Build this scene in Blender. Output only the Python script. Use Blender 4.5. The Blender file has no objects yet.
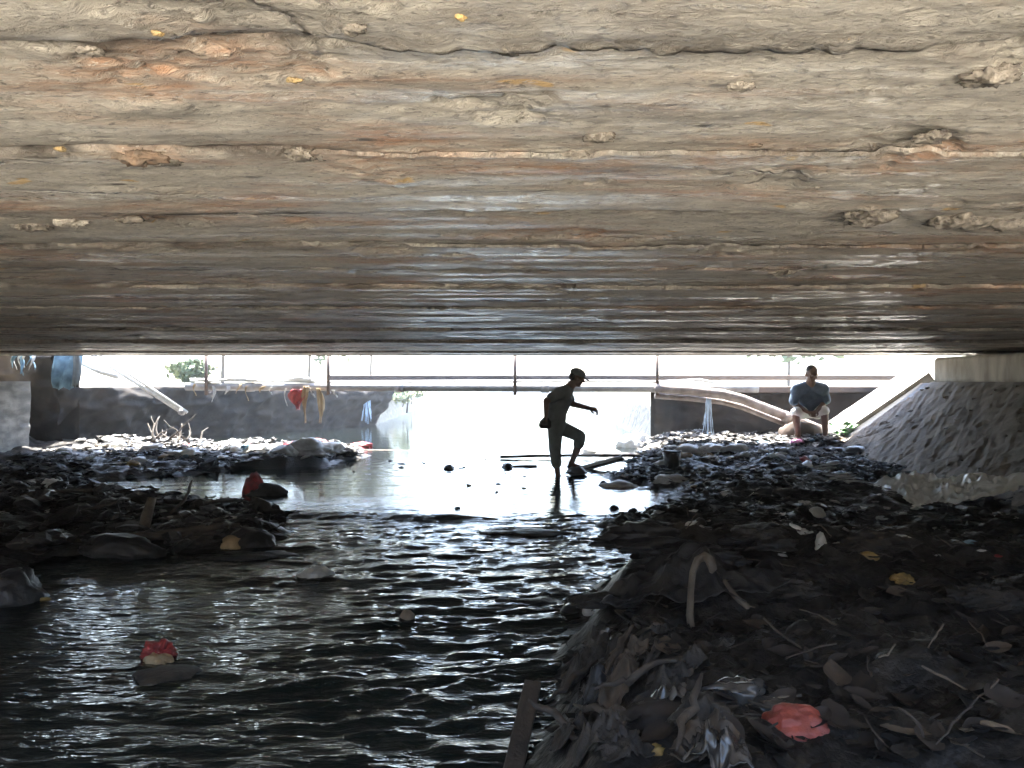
import bpy, bmesh, math, random
import numpy as np
from mathutils import Vector, Matrix, Quaternion

sc = bpy.context.scene
R = math.radians
HAZE = 0.0042
F, CX, HY, CZ = 745.0, 512.0, 382.0, 1.36      # focal length in pixels, principal column, horizon row, eye height

# ------------------------------------------------------------------ camera
cam_d = bpy.data.cameras.new('camera'); cam = bpy.data.objects.new('camera', cam_d)
sc.collection.objects.link(cam); sc.camera = cam
cam_d.sensor_width = 36.0; cam_d.lens = F / 1024 * 36.0
cam_d.clip_start = 0.05; cam_d.clip_end = 2000
cam.location = (0, 0, CZ); cam.rotation_euler = (R(90) - math.atan(2 / F), 0, 0)

# ------------------------------------------------------------------ sky and sun
SUN_EL, SUN_AZ = 69.0, -14.0                    # azimuth from +Y (straight ahead), negative = to the left
world = bpy.data.worlds.new('World'); sc.world = world; world.use_nodes = True
wn = world.node_tree.nodes; wl = world.node_tree.links
sky = wn.new('ShaderNodeTexSky'); sky.sky_type = 'NISHITA'; sky.sun_disc = False
sky.sun_elevation = R(SUN_EL); sky.sun_rotation = R(SUN_AZ)
sky.air_density = 1.0; sky.dust_density = 1.2; sky.ozone_density = 1.0
wn['Background'].inputs['Strength'].default_value = 0.15
wl.new(sky.outputs[0], wn['Background'].inputs['Color'])
sun_d = bpy.data.lights.new('sun', 'SUN'); sun = bpy.data.objects.new('sun', sun_d)
sc.collection.objects.link(sun)
sun_d.energy = 4.8; sun_d.angle = R(0.5); sun_d.color = (1.0, 0.95, 0.87)
sdir = Vector((math.sin(R(SUN_AZ)) * math.cos(R(SUN_EL)), math.cos(R(SUN_AZ)) * math.cos(R(SUN_EL)), math.sin(R(SUN_EL))))
sun.rotation_euler = sdir.to_track_quat('Z', 'Y').to_euler()

vs = sc.view_settings
vs.view_transform = 'Standard'; vs.look = 'None'; vs.gamma = 1.0; vs.use_curve_mapping = False
vs.exposure = 3.45
sc.cycles.max_bounces = 7; sc.cycles.diffuse_bounces = 4; sc.cycles.glossy_bounces = 4
sc.cycles.use_denoising = True; sc.cycles.use_adaptive_sampling = True; sc.cycles.adaptive_threshold = 0.035
sc.cycles.sample_clamp_indirect = 6.0

# ------------------------------------------------------------------ helpers
C = sc.collection
rng = random.Random(7)

def tag(o, label=None, cat=None, group=None, kind=None):
    if label: o['label'] = label
    if cat: o['category'] = cat
    if group: o['group'] = group
    if kind: o['kind'] = kind
    return o

def empty(name, loc=(0, 0, 0), rz=0.0):
    o = bpy.data.objects.new(name, None); C.objects.link(o)
    o.location = loc; o.rotation_euler = (0, 0, rz); o.empty_display_size = 0.1
    return o

def mesh_obj(name, verts, faces, mat, parent=None, smooth=True, loc=None):
    me = bpy.data.meshes.new(name)
    me.from_pydata([tuple(v) for v in verts], [], faces); me.update()
    if smooth: me.polygons.foreach_set('use_smooth', [True] * len(me.polygons))
    o = bpy.data.objects.new(name, me); C.objects.link(o)
    if mat: me.materials.append(mat)
    if parent: o.parent = parent
    if loc is not None: o.location = loc
    return o

def grid_obj(name, X, Y, Z, mat, parent=None, smooth=True, flip=False):
    """structured grid mesh from three 2-D arrays"""
    n, m = X.shape
    co = np.stack([X, Y, Z], -1).reshape(-1, 3).astype(np.float32)
    i = np.arange(n * m).reshape(n, m)
    q = np.stack([i[:-1, :-1], i[:-1, 1:], i[1:, 1:], i[1:, :-1]], -1).reshape(-1, 4)
    if flip: q = q[:, ::-1]
    me = bpy.data.meshes.new(name)
    me.vertices.add(len(co)); me.vertices.foreach_set('co', co.ravel())
    me.loops.add(q.size); me.loops.foreach_set('vertex_index', q.ravel().astype(np.int32))
    me.polygons.add(len(q)); me.polygons.foreach_set('loop_start', np.arange(0, q.size, 4, dtype=np.int32))
    me.polygons.foreach_set('use_smooth', np.full(len(q), smooth))
    me.update(calc_edges=True); me.validate()
    o = bpy.data.objects.new(name, me); C.objects.link(o)
    if mat: me.materials.append(mat)
    if parent: o.parent = parent
    return o

def _h(ix, iy, seed):
    n = (ix.astype(np.int64) * 374761393 + iy.astype(np.int64) * 668265263 + seed * 1442695041) & 0x7fffffff
    n = ((n ^ (n >> 13)) * 1274126177) & 0x7fffffff
    n = ((n ^ (n >> 16)) * 1103515245) & 0x7fffffff
    return (n ^ (n >> 15)).astype(np.float64) / 0x7fffffff

def noise(x, y, seed=0):
    x = np.asarray(x, float); y = np.asarray(y, float)
    fx = np.floor(x); fy = np.floor(y); ix = fx.astype(np.int64); iy = fy.astype(np.int64)
    u = x - fx; v = y - fy
    u = u * u * u * (u * (u * 6 - 15) + 10); v = v * v * v * (v * (v * 6 - 15) + 10)
    a = _h(ix, iy, seed); b = _h(ix + 1, iy, seed); c = _h(ix, iy + 1, seed); d = _h(ix + 1, iy + 1, seed)
    return (a * (1 - u) + b * u) * (1 - v) + (c * (1 - u) + d * u) * v - 0.5

def fbm(x, y, seed=0, octs=4, gain=0.5, lac=2.03):
    t = 0; a = 1.0
    for k in range(octs):
        t = t + a * noise(x, y, seed + k * 17); x = x * lac + 3.1; y = y * lac + 7.7; a *= gain
    return t

def ridge(x, y, seed=0, octs=3):
    t = 0; a = 1.0
    for k in range(octs):
        t = t + a * (1 - np.abs(noise(x, y, seed + k * 31)) * 4).clip(-1, 1); x = x * 2.1; y = y * 2.1; a *= 0.5
    return t * 0.5

def sstep(a, b, x):
    t = np.clip((np.asarray(x, float) - a) / (b - a), 0, 1); return t * t * (3 - 2 * t)

def W(x, y, d):
    """point seen at picture position (x, y) at distance d ahead"""
    return Vector(((x - CX) * d / F, d, CZ - (y - HY) * d / F))

# ------------------------------------------------------------------ materials
def mat(name, col, rough=0.8, col2=None, nscale=6.0, stretch=(1, 1, 1), bump=0.0, bscale=40.0, spec=0.5, thresh=(0.35, 0.65),
        transmission=0.0, metallic=0.0, rough2=None, transl=0.0):
    m = bpy.data.materials.new(name); m.use_nodes = True
    nt = m.node_tree; n = nt.nodes; l = nt.links; b = n['Principled BSDF']
    b.inputs['Base Color'].default_value = (*col, 1); b.inputs['Roughness'].default_value = rough
    b.inputs['Specular IOR Level'].default_value = spec; b.inputs['Metallic'].default_value = metallic
    b.inputs['Transmission Weight'].default_value = transmission
    geo = n.new('ShaderNodeNewGeometry')
    mp = n.new('ShaderNodeMapping'); mp.inputs['Scale'].default_value = stretch
    l.new(geo.outputs['Position'], mp.inputs['Vector'])
    if col2 is not None or rough2 is not None:
        t = n.new('ShaderNodeTexNoise'); t.inputs['Scale'].default_value = nscale; t.inputs['Detail'].default_value = 6
        l.new(mp.outputs[0], t.inputs['Vector'])
        mr = n.new('ShaderNodeMapRange'); mr.inputs['From Min'].default_value = thresh[0]; mr.inputs['From Max'].default_value = thresh[1]
        l.new(t.outputs['Fac'], mr.inputs['Value'])
        if col2 is not None:
            mx = n.new('ShaderNodeMix'); mx.data_type = 'RGBA'
            mx.inputs['A'].default_value = (*col, 1); mx.inputs['B'].default_value = (*col2, 1)
            l.new(mr.outputs[0], mx.inputs['Factor']); l.new(mx.outputs['Result'], b.inputs['Base Color'])
        if rough2 is not None:
            m2 = n.new('ShaderNodeMapRange'); m2.inputs['To Min'].default_value = rough; m2.inputs['To Max'].default_value = rough2
            l.new(mr.outputs[0], m2.inputs['Value']); l.new(m2.outputs[0], b.inputs['Roughness'])
    if bump > 0:
        t2 = n.new('ShaderNodeTexNoise'); t2.inputs['Scale'].default_value = bscale; t2.inputs['Detail'].default_value = 5
        l.new(mp.outputs[0], t2.inputs['Vector'])
        bp = n.new('ShaderNodeBump'); bp.inputs['Strength'].default_value = bump; bp.inputs['Distance'].default_value = 0.02
        l.new(t2.outputs['Fac'], bp.inputs['Height']); l.new(bp.outputs[0], b.inputs['Normal'])
    if transl > 0:
        tr = n.new('ShaderNodeBsdfTranslucent'); tr.inputs['Color'].default_value = (*col, 1)
        ms = n.new('ShaderNodeMixShader'); ms.inputs[0].default_value = transl
        l.new(b.outputs[0], ms.inputs[1]); l.new(tr.outputs[0], ms.inputs[2]); l.new(ms.outputs[0], n['Material Output'].inputs['Surface'])
    return m

def soffit_material():
    m = bpy.data.materials.new('board_marked_concrete'); m.use_nodes = True
    nt = m.node_tree; n = nt.nodes; l = nt.links; b = n['Principled BSDF']
    geo = n.new('ShaderNodeNewGeometry')
    info = n.new('ShaderNodeObjectInfo')
    def nz(scale, stretch, detail=6, rough=0.6, dist=0.0):
        mp = n.new('ShaderNodeMapping'); mp.inputs['Scale'].default_value = stretch
        l.new(geo.outputs['Position'], mp.inputs['Vector'])
        t = n.new('ShaderNodeTexNoise'); t.inputs['Scale'].default_value = scale; t.inputs['Detail'].default_value = detail
        t.inputs['Roughness'].default_value = rough; t.inputs['Distortion'].default_value = dist
        l.new(mp.outputs[0], t.inputs['Vector']); return t.outputs['Fac']
    def rmp(v, a, c, lo=0.0, hi=1.0):
        r = n.new('ShaderNodeMapRange'); r.inputs['From Min'].default_value = a; r.inputs['From Max'].default_value = c
        r.inputs['To Min'].default_value = lo; r.inputs['To Max'].default_value = hi; l.new(v, r.inputs['Value']); return r.outputs[0]
    def mix(f, a, c):
        x = n.new('ShaderNodeMix'); x.data_type = 'RGBA'
        l.new(f, x.inputs['Factor'])
        for s, k in ((a, 'A'), (c, 'B')):
            if isinstance(s, tuple): x.inputs[k].default_value = (*s, 1)
            else: l.new(s, x.inputs[k])
        return x.outputs['Result']
    def mul(a, c):
        x = n.new('ShaderNodeMath'); x.operation = 'MULTIPLY'; l.new(a, x.inputs[0]); l.new(c, x.inputs[1]); return x.outputs[0]
    grain = nz(5.0, (1.6, 3.2, 3.0), 7, 0.72, 0.5)
    col = mix(rmp(grain, 0.36, 0.64), (0.30, 0.265, 0.215), (0.51, 0.465, 0.38))
    cloud = nz(1.3, (0.6, 1.4, 1.0), 5, 0.6)
    col = mix(rmp(cloud, 0.5, 0.72, 0, 0.55), col, (0.54, 0.50, 0.42))
    fine = nz(20.0, (1.2, 2.4, 1.0), 6, 0.75, 0.8)
    col = mix(rmp(fine, 0.57, 0.70, 0, 0.6), col, (0.09, 0.08, 0.07))
    rust = mul(rmp(nz(1.5, (0.6, 1.7, 1.0), 6, 0.62, 0.5), 0.50, 0.64), rmp(nz(9.0, (0.6, 3.0, 1.0), 5, 0.7), 0.38, 0.62, 0.15, 0.9))
    col = mix(rust, col, (0.42, 0.20, 0.085))
    dark = mul(rmp(nz(2.3, (0.7, 2.6, 1.0), 6, 0.65, 0.6), 0.57, 0.70, 0, 0.8), rmp(nz(14.0, (0.7, 2.2, 1), 4, 0.6), 0.35, 0.6, 0.3, 1.0))
    col = mix(dark, col, (0.055, 0.048, 0.042))
    gold = rmp(nz(6.5, (0.9, 1.6, 1.0), 2, 0.5), 0.705, 0.735, 0, 0.85)
    col = mix(gold, col, (0.50, 0.31, 0.09))
    pale = rmp(nz(18.0, (0.35, 4.5, 1.0), 5, 0.7), 0.64, 0.72, 0, 0.7)
    col = mix(pale, col, (0.58, 0.55, 0.48))
    def vor(scale, stretch, feat, dist=0.0):
        mp = n.new('ShaderNodeMapping'); mp.inputs['Scale'].default_value = stretch
        nn = n.new('ShaderNodeTexNoise'); nn.inputs['Scale'].default_value = 4.0; nn.inputs['Detail'].default_value = 6; l.new(geo.outputs['Position'], nn.inputs['Vector'])
        va = n.new('ShaderNodeVectorMath'); va.operation = 'MULTIPLY_ADD'; va.inputs[1].default_value = (dist, dist * .4, 0); l.new(nn.outputs['Color'], va.inputs[0]); l.new(geo.outputs['Position'], va.inputs[2])
        l.new(va.outputs[0], mp.inputs['Vector'])
        t = n.new('ShaderNodeTexVoronoi'); t.feature = feat; t.inputs['Scale'].default_value = scale; l.new(mp.outputs[0], t.inputs['Vector']); return t.outputs['Distance']
    speck = rmp(nz(46.0, (0.9, 1.6, 1.0), 3, 0.65), 0.58, 0.64, 0, 0.6); col = mix(speck, col, (0.07, 0.06, 0.05))
    speck2 = rmp(nz(62.0, (0.8, 1.7, 1.0), 3, 0.65), 0.60, 0.66, 0, 0.65); col = mix(speck2, col, (0.62, 0.58, 0.50))
    crack = mul(rmp(vor(1.1, (0.6, 1.7, 0.0), 'DISTANCE_TO_EDGE', 0.5), 0.007, 0.0, 0, 0.8), rmp(nz(1.1, (1, 1, 1), 3, 0.5), 0.50, 0.60)); col = mix(crack, col, (0.04, 0.034, 0.03))
    pit = mul(rmp(vor(7.0, (0.8, 1.5, 0.0), 'F1', 0.2), 0.16, 0.07, 0, 0.9), rmp(nz(2.4, (1, 1, 1), 4, 0.6), 0.50, 0.60)); col = mix(pit, col, (0.05, 0.042, 0.036))
    # seams collect dirt: the stain also carries the joints' shadow line, painted by vertex mask
    at = n.new('ShaderNodeAttribute'); at.attribute_name = 'seam'
    col = mix(mul(at.outputs['Fac'], rmp(nz(7.0, (0.6, 2.0, 1), 5, 0.65), 0.36, 0.54, 0.0, 1.0)), col, (0.06, 0.047, 0.036))
    hs = n.new('ShaderNodeHueSaturation')
    v = n.new('ShaderNodeMapRange'); v.inputs['To Min'].default_value = 0.98; v.inputs['To Max'].default_value = 1.30; hs.inputs['Saturation'].default_value = 0.92
    l.new(info.outputs['Random'], v.inputs['Value']); l.new(v.outputs[0], hs.inputs['Value']); l.new(col, hs.inputs['Color'])
    l.new(hs.outputs[0], b.inputs['Base Color'])
    l.new(rmp(nz(2.0, (0.4, 5.0, 1), 5, 0.6), 0.40, 0.60, 0.17, 0.7), b.inputs['Roughness'])
    b.inputs['Specular IOR Level'].default_value = 0.8
    def mad(a, k, c):
        x = n.new('ShaderNodeMath'); x.operation = 'MULTIPLY_ADD'; x.inputs[1].default_value = k; l.new(a, x.inputs[0])
        if isinstance(c, float): x.inputs[2].default_value = c
        else: l.new(c, x.inputs[2])
        return x.outputs[0]
    hgt = mad(crack, -0.9, mad(pit, -0.8, mad(fine, 1.4, 0.0)))
    bp = n.new('ShaderNodeBump'); bp.inputs['Strength'].default_value = 1.0; bp.inputs['Distance'].default_value = 0.014
    l.new(hgt, bp.inputs['Height']); l.new(bp.outputs[0], b.inputs['Normal'])
    return m

def water_material():
    m = bpy.data.materials.new('murky_water'); m.use_nodes = True
    nt = m.node_tree; n = nt.nodes; l = nt.links; b = n['Principled BSDF']
    b.inputs['Base Color'].default_value = (0.006, 0.009, 0.0085, 1); b.inputs['Roughness'].default_value = 0.02
    b.inputs['IOR'].default_value = 1.33; b.inputs['Specular IOR Level'].default_value = 0.5
    geo = n.new('ShaderNodeNewGeometry')
    mp = n.new('ShaderNodeMapping'); mp.inputs['Scale'].default_value = (0.42, 1.5, 1.0); mp.inputs['Rotation'].default_value = (0, 0, 0.18)
    l.new(geo.outputs['Position'], mp.inputs['Vector'])
    t = n.new('ShaderNodeTexNoise'); t.inputs['Scale'].default_value = 21; t.inputs['Detail'].default_value = 3; t.inputs['Distortion'].default_value = 0.6
    l.new(mp.outputs[0], t.inputs['Vector'])
    sx = n.new('ShaderNodeSeparateXYZ'); l.new(geo.outputs['Position'], sx.inputs[0])
    fall = n.new('ShaderNodeMapRange'); fall.inputs['From Min'].default_value = 6.5; fall.inputs['From Max'].default_value = 9.0
    fall.inputs['To Min'].default_value = 0.6; fall.inputs['To Max'].default_value = 0.07; l.new(sx.outputs['Y'], fall.inputs['Value'])
    rg = n.new('ShaderNodeMapRange'); rg.inputs['From Min'].default_value = 5.5; rg.inputs['From Max'].default_value = 8.5       # capillary ripples too fine to model
    rg.inputs['To Min'].default_value = 0.028; rg.inputs['To Max'].default_value = 0.02; l.new(sx.outputs['Y'], rg.inputs['Value']); l.new(rg.outputs[0], b.inputs['Roughness'])
    bp = n.new('ShaderNodeBump'); bp.inputs['Distance'].default_value = 0.02
    l.new(fall.outputs[0], bp.inputs['Strength']); l.new(t.outputs['Fac'], bp.inputs['Height']); l.new(bp.outputs[0], b.inputs['Normal'])
    return m

M = {}
M['soffit'] = soffit_material()
M['water'] = water_material()
M['concrete'] = mat('weathered_concrete', (0.26, 0.235, 0.20), 0.85, (0.11, 0.10, 0.085), 3.0, (1, 1, 2.5), 0.4, 30)
M['beam'] = mat('pale_stained_concrete', (0.50, 0.46, 0.39), 0.85, (0.26, 0.225, 0.18), 2.2, (2.0, 2.0, 0.6), 0.35, 25)
M['revet'] = mat('rough_mortar', (0.27, 0.235, 0.20), 0.9, (0.15, 0.13, 0.112), 3.0, (1, 1, 1), 0.6, 26)
M['reflector'] = mat('pale_bounce_concrete', (0.72, 0.65, 0.53), 0.9, (0.64, 0.58, 0.47), 1.5)
M['wing'] = mat('sunbleached_plaster', (0.60, 0.57, 0.52), 0.85, (0.48, 0.45, 0.40), 3.0)
M['mud'] = mat('wet_black_mud', (0.016, 0.0145, 0.013), 0.58, (0.030, 0.026, 0.022), 7.0, (1, 1, 1), 0.7, 34, rough2=0.36, spec=0.22)
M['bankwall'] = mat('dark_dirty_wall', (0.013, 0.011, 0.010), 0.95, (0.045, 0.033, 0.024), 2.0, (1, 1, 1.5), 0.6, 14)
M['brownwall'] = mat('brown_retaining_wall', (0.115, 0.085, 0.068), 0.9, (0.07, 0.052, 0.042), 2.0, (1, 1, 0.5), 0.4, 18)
M['land'] = mat('pale_dry_land', (0.50, 0.46, 0.38), 0.95, (0.40, 0.38, 0.28), 0.3)
M['pipe'] = mat('grey_pipe_steel', (0.34, 0.34, 0.34), 0.55, (0.22, 0.21, 0.20), 5.0, (1, 1, 1), 0.15, 30, metallic=0.0)
M['pipebrown'] = mat('brown_painted_pipe', (0.33, 0.28, 0.25), 0.6, (0.18, 0.14, 0.12), 5.0, (1, 1, 1), 0.3, 25)
M['rod'] = mat('dull_iron', (0.10, 0.09, 0.085), 0.6, (0.16, 0.10, 0.07), 20.0)
M['white'] = mat('dirty_white_plastic', (0.62, 0.62, 0.60), 0.42, (0.42, 0.41, 0.38), 14.0, transl=0.25)
M['sheet'] = mat('pale_grey_polythene', (0.93, 0.93, 0.90), 0.3, (0.82, 0.82, 0.78), 8.0, spec=0.9, transl=0.2)
M['clear'] = mat('clear_dirty_plastic', (0.075, 0.07, 0.065), 0.2, (0.036, 0.032, 0.029), 12.0, spec=0.6)
M['red'] = mat('red_plastic', (0.40, 0.035, 0.035), 0.5, (0.16, 0.02, 0.02), 16.0)
M['coral'] = mat('coral_red_plastic', (0.36, 0.075, 0.05), 0.5, (0.17, 0.04, 0.03), 14.0, bump=0.6, bscale=26)
M['pink'] = mat('pink_plastic', (0.72, 0.30, 0.55), 0.5, (0.62, 0.24, 0.45), 10.0)
M['blue'] = mat('pale_blue_cloth', (0.20, 0.34, 0.44), 0.7, (0.08, 0.15, 0.21), 6.0)
M['tan'] = mat('tan_cloth', (0.40, 0.30, 0.17), 0.85, (0.24, 0.17, 0.095), 14.0, (1, 1, 0.4))
M['black'] = mat('black_plastic', (0.016, 0.016, 0.018), 0.42, (0.03, 0.028, 0.026), 10.0, bump=0.5, bscale=22, spec=0.35)
M['yellow'] = mat('ochre_yellow', (0.34, 0.22, 0.06), 0.6, (0.20, 0.13, 0.045), 16.0)
M['wood'] = mat('weathered_wood', (0.075, 0.058, 0.043), 0.8, (0.036, 0.028, 0.022), 9.0, (1, 1, 1), 0.5, 40)
M['palewood'] = mat('pale_stripped_wood', (0.155, 0.125, 0.092), 0.75, (0.075, 0.06, 0.045), 9.0, (1, 1, 1), 0.5, 40)
M['rag'] = mat('muddy_rag', (0.034, 0.027, 0.020), 0.8, (0.016, 0.0135, 0.011), 12.0, (1, 1, 1), 0.5, 50)
M['ragl'] = mat('muddy_pale_rag', (0.060, 0.048, 0.036), 0.75, (0.026, 0.022, 0.018), 12.0, (1, 1, 1), 0.5, 50)
M['leaf'] = mat('dead_leaf', (0.085, 0.060, 0.040), 0.7, (0.045, 0.033, 0.023), 25.0)
M['leafd'] = mat('dark_dead_leaf', (0.030, 0.021, 0.015), 0.7, (0.015, 0.012, 0.010), 25.0)
M['leafp'] = mat('pale_dead_leaf', (0.20, 0.15, 0.10), 0.75, (0.11, 0.085, 0.06), 25.0)
M['litter'] = mat('mixed_litter', (0.014, 0.012, 0.010), 0.7, (0.055, 0.044, 0.033), 18.0, thresh=(0.5, 0.75), spec=0.25)
M['litterw'] = mat('pale_litter', (0.05, 0.045, 0.04), 0.6, (0.55, 0.53, 0.50), 5.0, thresh=(0.50, 0.60), spec=0.25)
M['stone'] = mat('wet_stone', (0.022, 0.021, 0.02), 0.35, (0.042, 0.038, 0.034), 12.0, (1, 1, 1), 0.4, 30)
M['green'] = mat('fresh_green_leaf', (0.06, 0.20, 0.05), 0.55, (0.10, 0.26, 0.08), 14.0)
M['foliage'] = mat('tree_foliage', (0.075, 0.11, 0.045), 0.65, (0.12, 0.14, 0.06), 1.2)
M['paleleaf'] = mat('sunlit_pale_weed', (0.30, 0.34, 0.18), 0.7, (0.40, 0.42, 0.26), 3.0)
M['bark'] = mat('bark', (0.14, 0.11, 0.085), 0.9, (0.08, 0.065, 0.05), 9.0)
M['trickle'] = mat('falling_water', (0.70, 0.80, 0.90), 0.12, (0.55, 0.70, 0.85), 20.0)
M['skin'] = mat('brown_skin', (0.17, 0.095, 0.062), 0.55, (0.13, 0.07, 0.045), 20.0)
M['shirtdark'] = mat('dark_grey_cotton', (0.17, 0.19, 0.19), 0.9, (0.13, 0.145, 0.145), 14.0)
M['shorts'] = mat('dark_green_grey_cotton', (0.18, 0.205, 0.19), 0.9, (0.135, 0.155, 0.145), 14.0)
M['navy'] = mat('navy_cotton', (0.11, 0.15, 0.20), 0.9, (0.085, 0.115, 0.155), 14.0)
M['whitecloth'] = mat('white_cotton', (0.80, 0.79, 0.77), 0.9, (0.70, 0.69, 0.67), 14.0)
M['hair'] = mat('black_hair', (0.014, 0.012, 0.011), 0.6)
M['eye'] = mat('eye_white', (0.7, 0.68, 0.66), 0.3)

# ------------------------------------------------------------------ terrain
_ry = np.array([-30, -5, 0, 1.5, 2.2, 2.62, 3.2, 3.93, 4.5, 4.9, 5.5, 6.0, 6.5, 7.1, 7.6, 8.3, 9.5, 10.4, 11.2, 12.5, 13.6, 14.6, 16, 18, 22, 40, 90, 400])
_rx = np.array([-.6, -.6, -.55, -.35, -.18, -.02, .16, .42, .55, .62, .95, 1.0, .95, .82, 1.35, 1.75, 1.9, 1.45, 1.55, 2.0, 2.35, 2.6, 3.0, 3.3, 3.4, 4.5, 7, 7])
_ly = np.array([-30, -5, 0, 3, 4.6, 5.2, 5.55, 5.75, 6.1, 6.5, 7.2, 8.0, 8.6, 9.3, 10.3, 11.3, 12.2, 13.6, 14.6, 15.3, 15.9, 17, 22, 40, 90, 400])
_lx = np.array([-6, -5.5, -5, -4.6, -4.1, -3.4, -3.7, -3.5, -2.1, -1.9, -2.2, -2.7, -3.9, -5.4, -5.6, -4.6, -2.9, -2.6, -3.0, -5.0, -9.5, -10.5, -6, -4.5, -7, -7])

def ground(X, Y):
    X = np.asarray(X, float); Y = np.asarray(Y, float)
    wob = 0.22 * fbm(X * 0.7, Y * 1.3, 5, 3) * sstep(0.5, 2.5, Y) + 0.15 * fbm(X * 3, Y * 3, 9, 3)
    dr = X - np.interp(Y, _ry, _rx) + wob
    dl = np.interp(Y, _ly, _lx) - X + wob * 1.6
    inside = sstep(0.0, 1.2, Y)
    # right bank
    top = np.interp(Y, [0, 2, 3.2, 4.1, 4.8, 6, 8, 10, 12, 13.5, 15, 17, 20], [.36, .33, .30, .36, .18, .10, .05, .08, .14, .24, .24, .18, .12])
    hr = top * sstep(-0.06, 0.55, dr) - 0.10 * sstep(0.1, -0.9, dr) + 0.02 * sstep(0.0, 0.10, dr)
    hr = hr + sstep(0.02, 0.5, dr) * (0.17 * fbm(X * 1.5, Y * 1.5, 11, 4) + 0.075 * ridge(X * 2.6, Y * 2.6, 23, 3)) * (0.55 + 0.45 * inside)
    hr = hr + 0.13 * np.exp(-(((X - 3.1) / 0.75) ** 2 + ((Y - 8.7) / 0.6) ** 2)) + 0.17 * np.exp(-(((X - 1.35) / 0.75) ** 2 + ((Y - 4.45) / 0.22) ** 2))
    hr = hr + 0.12 * np.exp(-(((X - 2.2) / 0.9) ** 2 + ((Y - 4.4) / 0.3) ** 2)) - 0.10 * sstep(3.6, 5.4, X) * sstep(13.6, 12.0, Y) * sstep(5.5, 7, Y)
    # left bank
    hl = (0.050 + 0.03 * sstep(8, 12, Y)) * sstep(-0.05, 0.5, dl) - 0.10 * sstep(0.1, -0.9, dl) + 0.02 * sstep(0, 0.1, dl)
    hl = hl + sstep(0.02, 0.5, dl) * (0.13 * fbm(X * 1.7, Y * 2.1, 41, 4) + 0.055 * ridge(X * 2.6, Y * 2.9, 53, 3)) + 0.03 * sstep(-6.5, -8.6, X) * sstep(2, 6, Y)
    h = np.maximum(hr, hl)
    fine = sstep(-0.05, 0.05, h) * (0.022 * fbm(X * 9, Y * 9, 61, 3) + 0.016 * ridge(X * 11, Y * 11, 71, 2))
    h = h + fine
    # land on both sides of the channel beyond the bridge, and the road embankment beside it
    landm = np.maximum(sstep(8.3, 8.9, X), sstep(-9.2, -9.8, X) * sstep(15.0, 13.8, Y))
    h = h * (1 - landm) + 1.30 * landm
    right_out = sstep(16.1, 16.4, Y) * sstep(3.0, 3.6, X - np.interp(Y, [16, 40, 90], [0, 1.0, 3.4]))
    ly_ = 15.15 + (X + 10.2) * 1.49          # the left wall runs off at an angle
    left_out = sstep(0.15, 0.5, Y - ly_) * sstep(-4.2, -4.6, X + np.interp(Y, [22, 40, 90], [0, 0.6, 3.4]))
    out = np.maximum(right_out, left_out)
    h = h * (1 - out) + (1.16 + 0.05 * fbm(X * 0.2, Y * 0.2, 91, 3)) * out
    far = sstep(85, 105, Y); h = h * (1 - far) + 1.1 * far
    back = sstep(-5.6, -9.5, Y); h = h * (1 - back) + (4.6 + 0.5 * fbm(X * 0.4, Y * 0.4, 95, 3)) * back  # unseen dark rise behind the viewer, added to block low sky light
    return h

_gfx = np.arange(-9.0, 9.0, 0.02); _gfy = np.arange(0.8, 24.0, 0.025)
_gf = ground(*np.meshgrid(_gfx, _gfy))
def gl(x, y):
    """quick look-up of the ground height"""
    u = np.clip((np.asarray(x, float) + 9.0) / 0.02, 0, len(_gfx) - 2); v = np.clip((np.asarray(y, float) - 0.8) / 0.025, 0, len(_gfy) - 2)
    i = u.astype(int); j = v.astype(int); u = u - i; v = v - j
    return (_gf[j, i] * (1 - u) + _gf[j, i + 1] * u) * (1 - v) + (_gf[j + 1, i] * (1 - u) + _gf[j + 1, i + 1] * u) * v
def gz(x, y): return float(gl(x, y))
_gd = 1.35 * np.exp(np.arange(0, 1150) * 0.0025)
def G(x, y, lift=0.0):
    """where the line of sight through (x, y) meets the bank or the water"""
    px_ = (x - CX) * _gd / F; pz_ = CZ - (y - HY) * _gd / F
    hit = np.nonzero(pz_ <= np.maximum(gl(px_, _gd), 0.0))[0]
    if not len(hit): return W(x, y, 23)
    k = hit[0]; return Vector((px_[k], _gd[k], max(gz(px_[k], _gd[k]), 0.0) + lift))

def axis(parts):
    a = []
    for lo, hi, s in parts: a += list(np.arange(lo, hi - 1e-6, s))
    a.append(parts[-1][1]); return np.array(a)
gx = axis([(-400, -40, 45), (-40, -12, 3.5), (-12, -10.2, .2), (-10.2, -8.2, .07), (-8.2, -0.8, .045), (-0.8, 3.4, .02), (3.4, 6.2, .035), (6.2, 8.1, .1), (8.1, 9.2, .06), (9.2, 12, .35), (12, 40, 3.5), (40, 400, 45)])
gy = axis([(-400, -40, 45), (-40, -16.5, 3.5), (-16.5, -10, .5), (-10, 0, .35), (0, 1.4, .05), (1.4, 5.2, .018), (5.2, 9, .03), (9, 15, .045), (15, 19, .06), (19, 23, .07), (23, 40, .6), (40, 84, 3), (84, 106, 2), (106, 400, 40)])
GX, GY = np.meshgrid(gx, gy)
GZ = ground(GX, GY)
g_obj = grid_obj('ground', GX, GY, GZ, M['mud'])
g_obj.data.materials.append(M['land'])
pc = np.zeros(len(g_obj.data.polygons) * 3); g_obj.data.polygons.foreach_get('center', pc); pc = pc.reshape(-1, 3)
dry = ((pc[:, 1] > 15.2) | (np.abs(pc[:, 0]) > 9.0) ) & (pc[:, 2] > 0.75) & (pc[:, 1] > -4) | (np.abs(pc[:, 0]) > 13) & (pc[:, 1] > -4)
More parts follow.
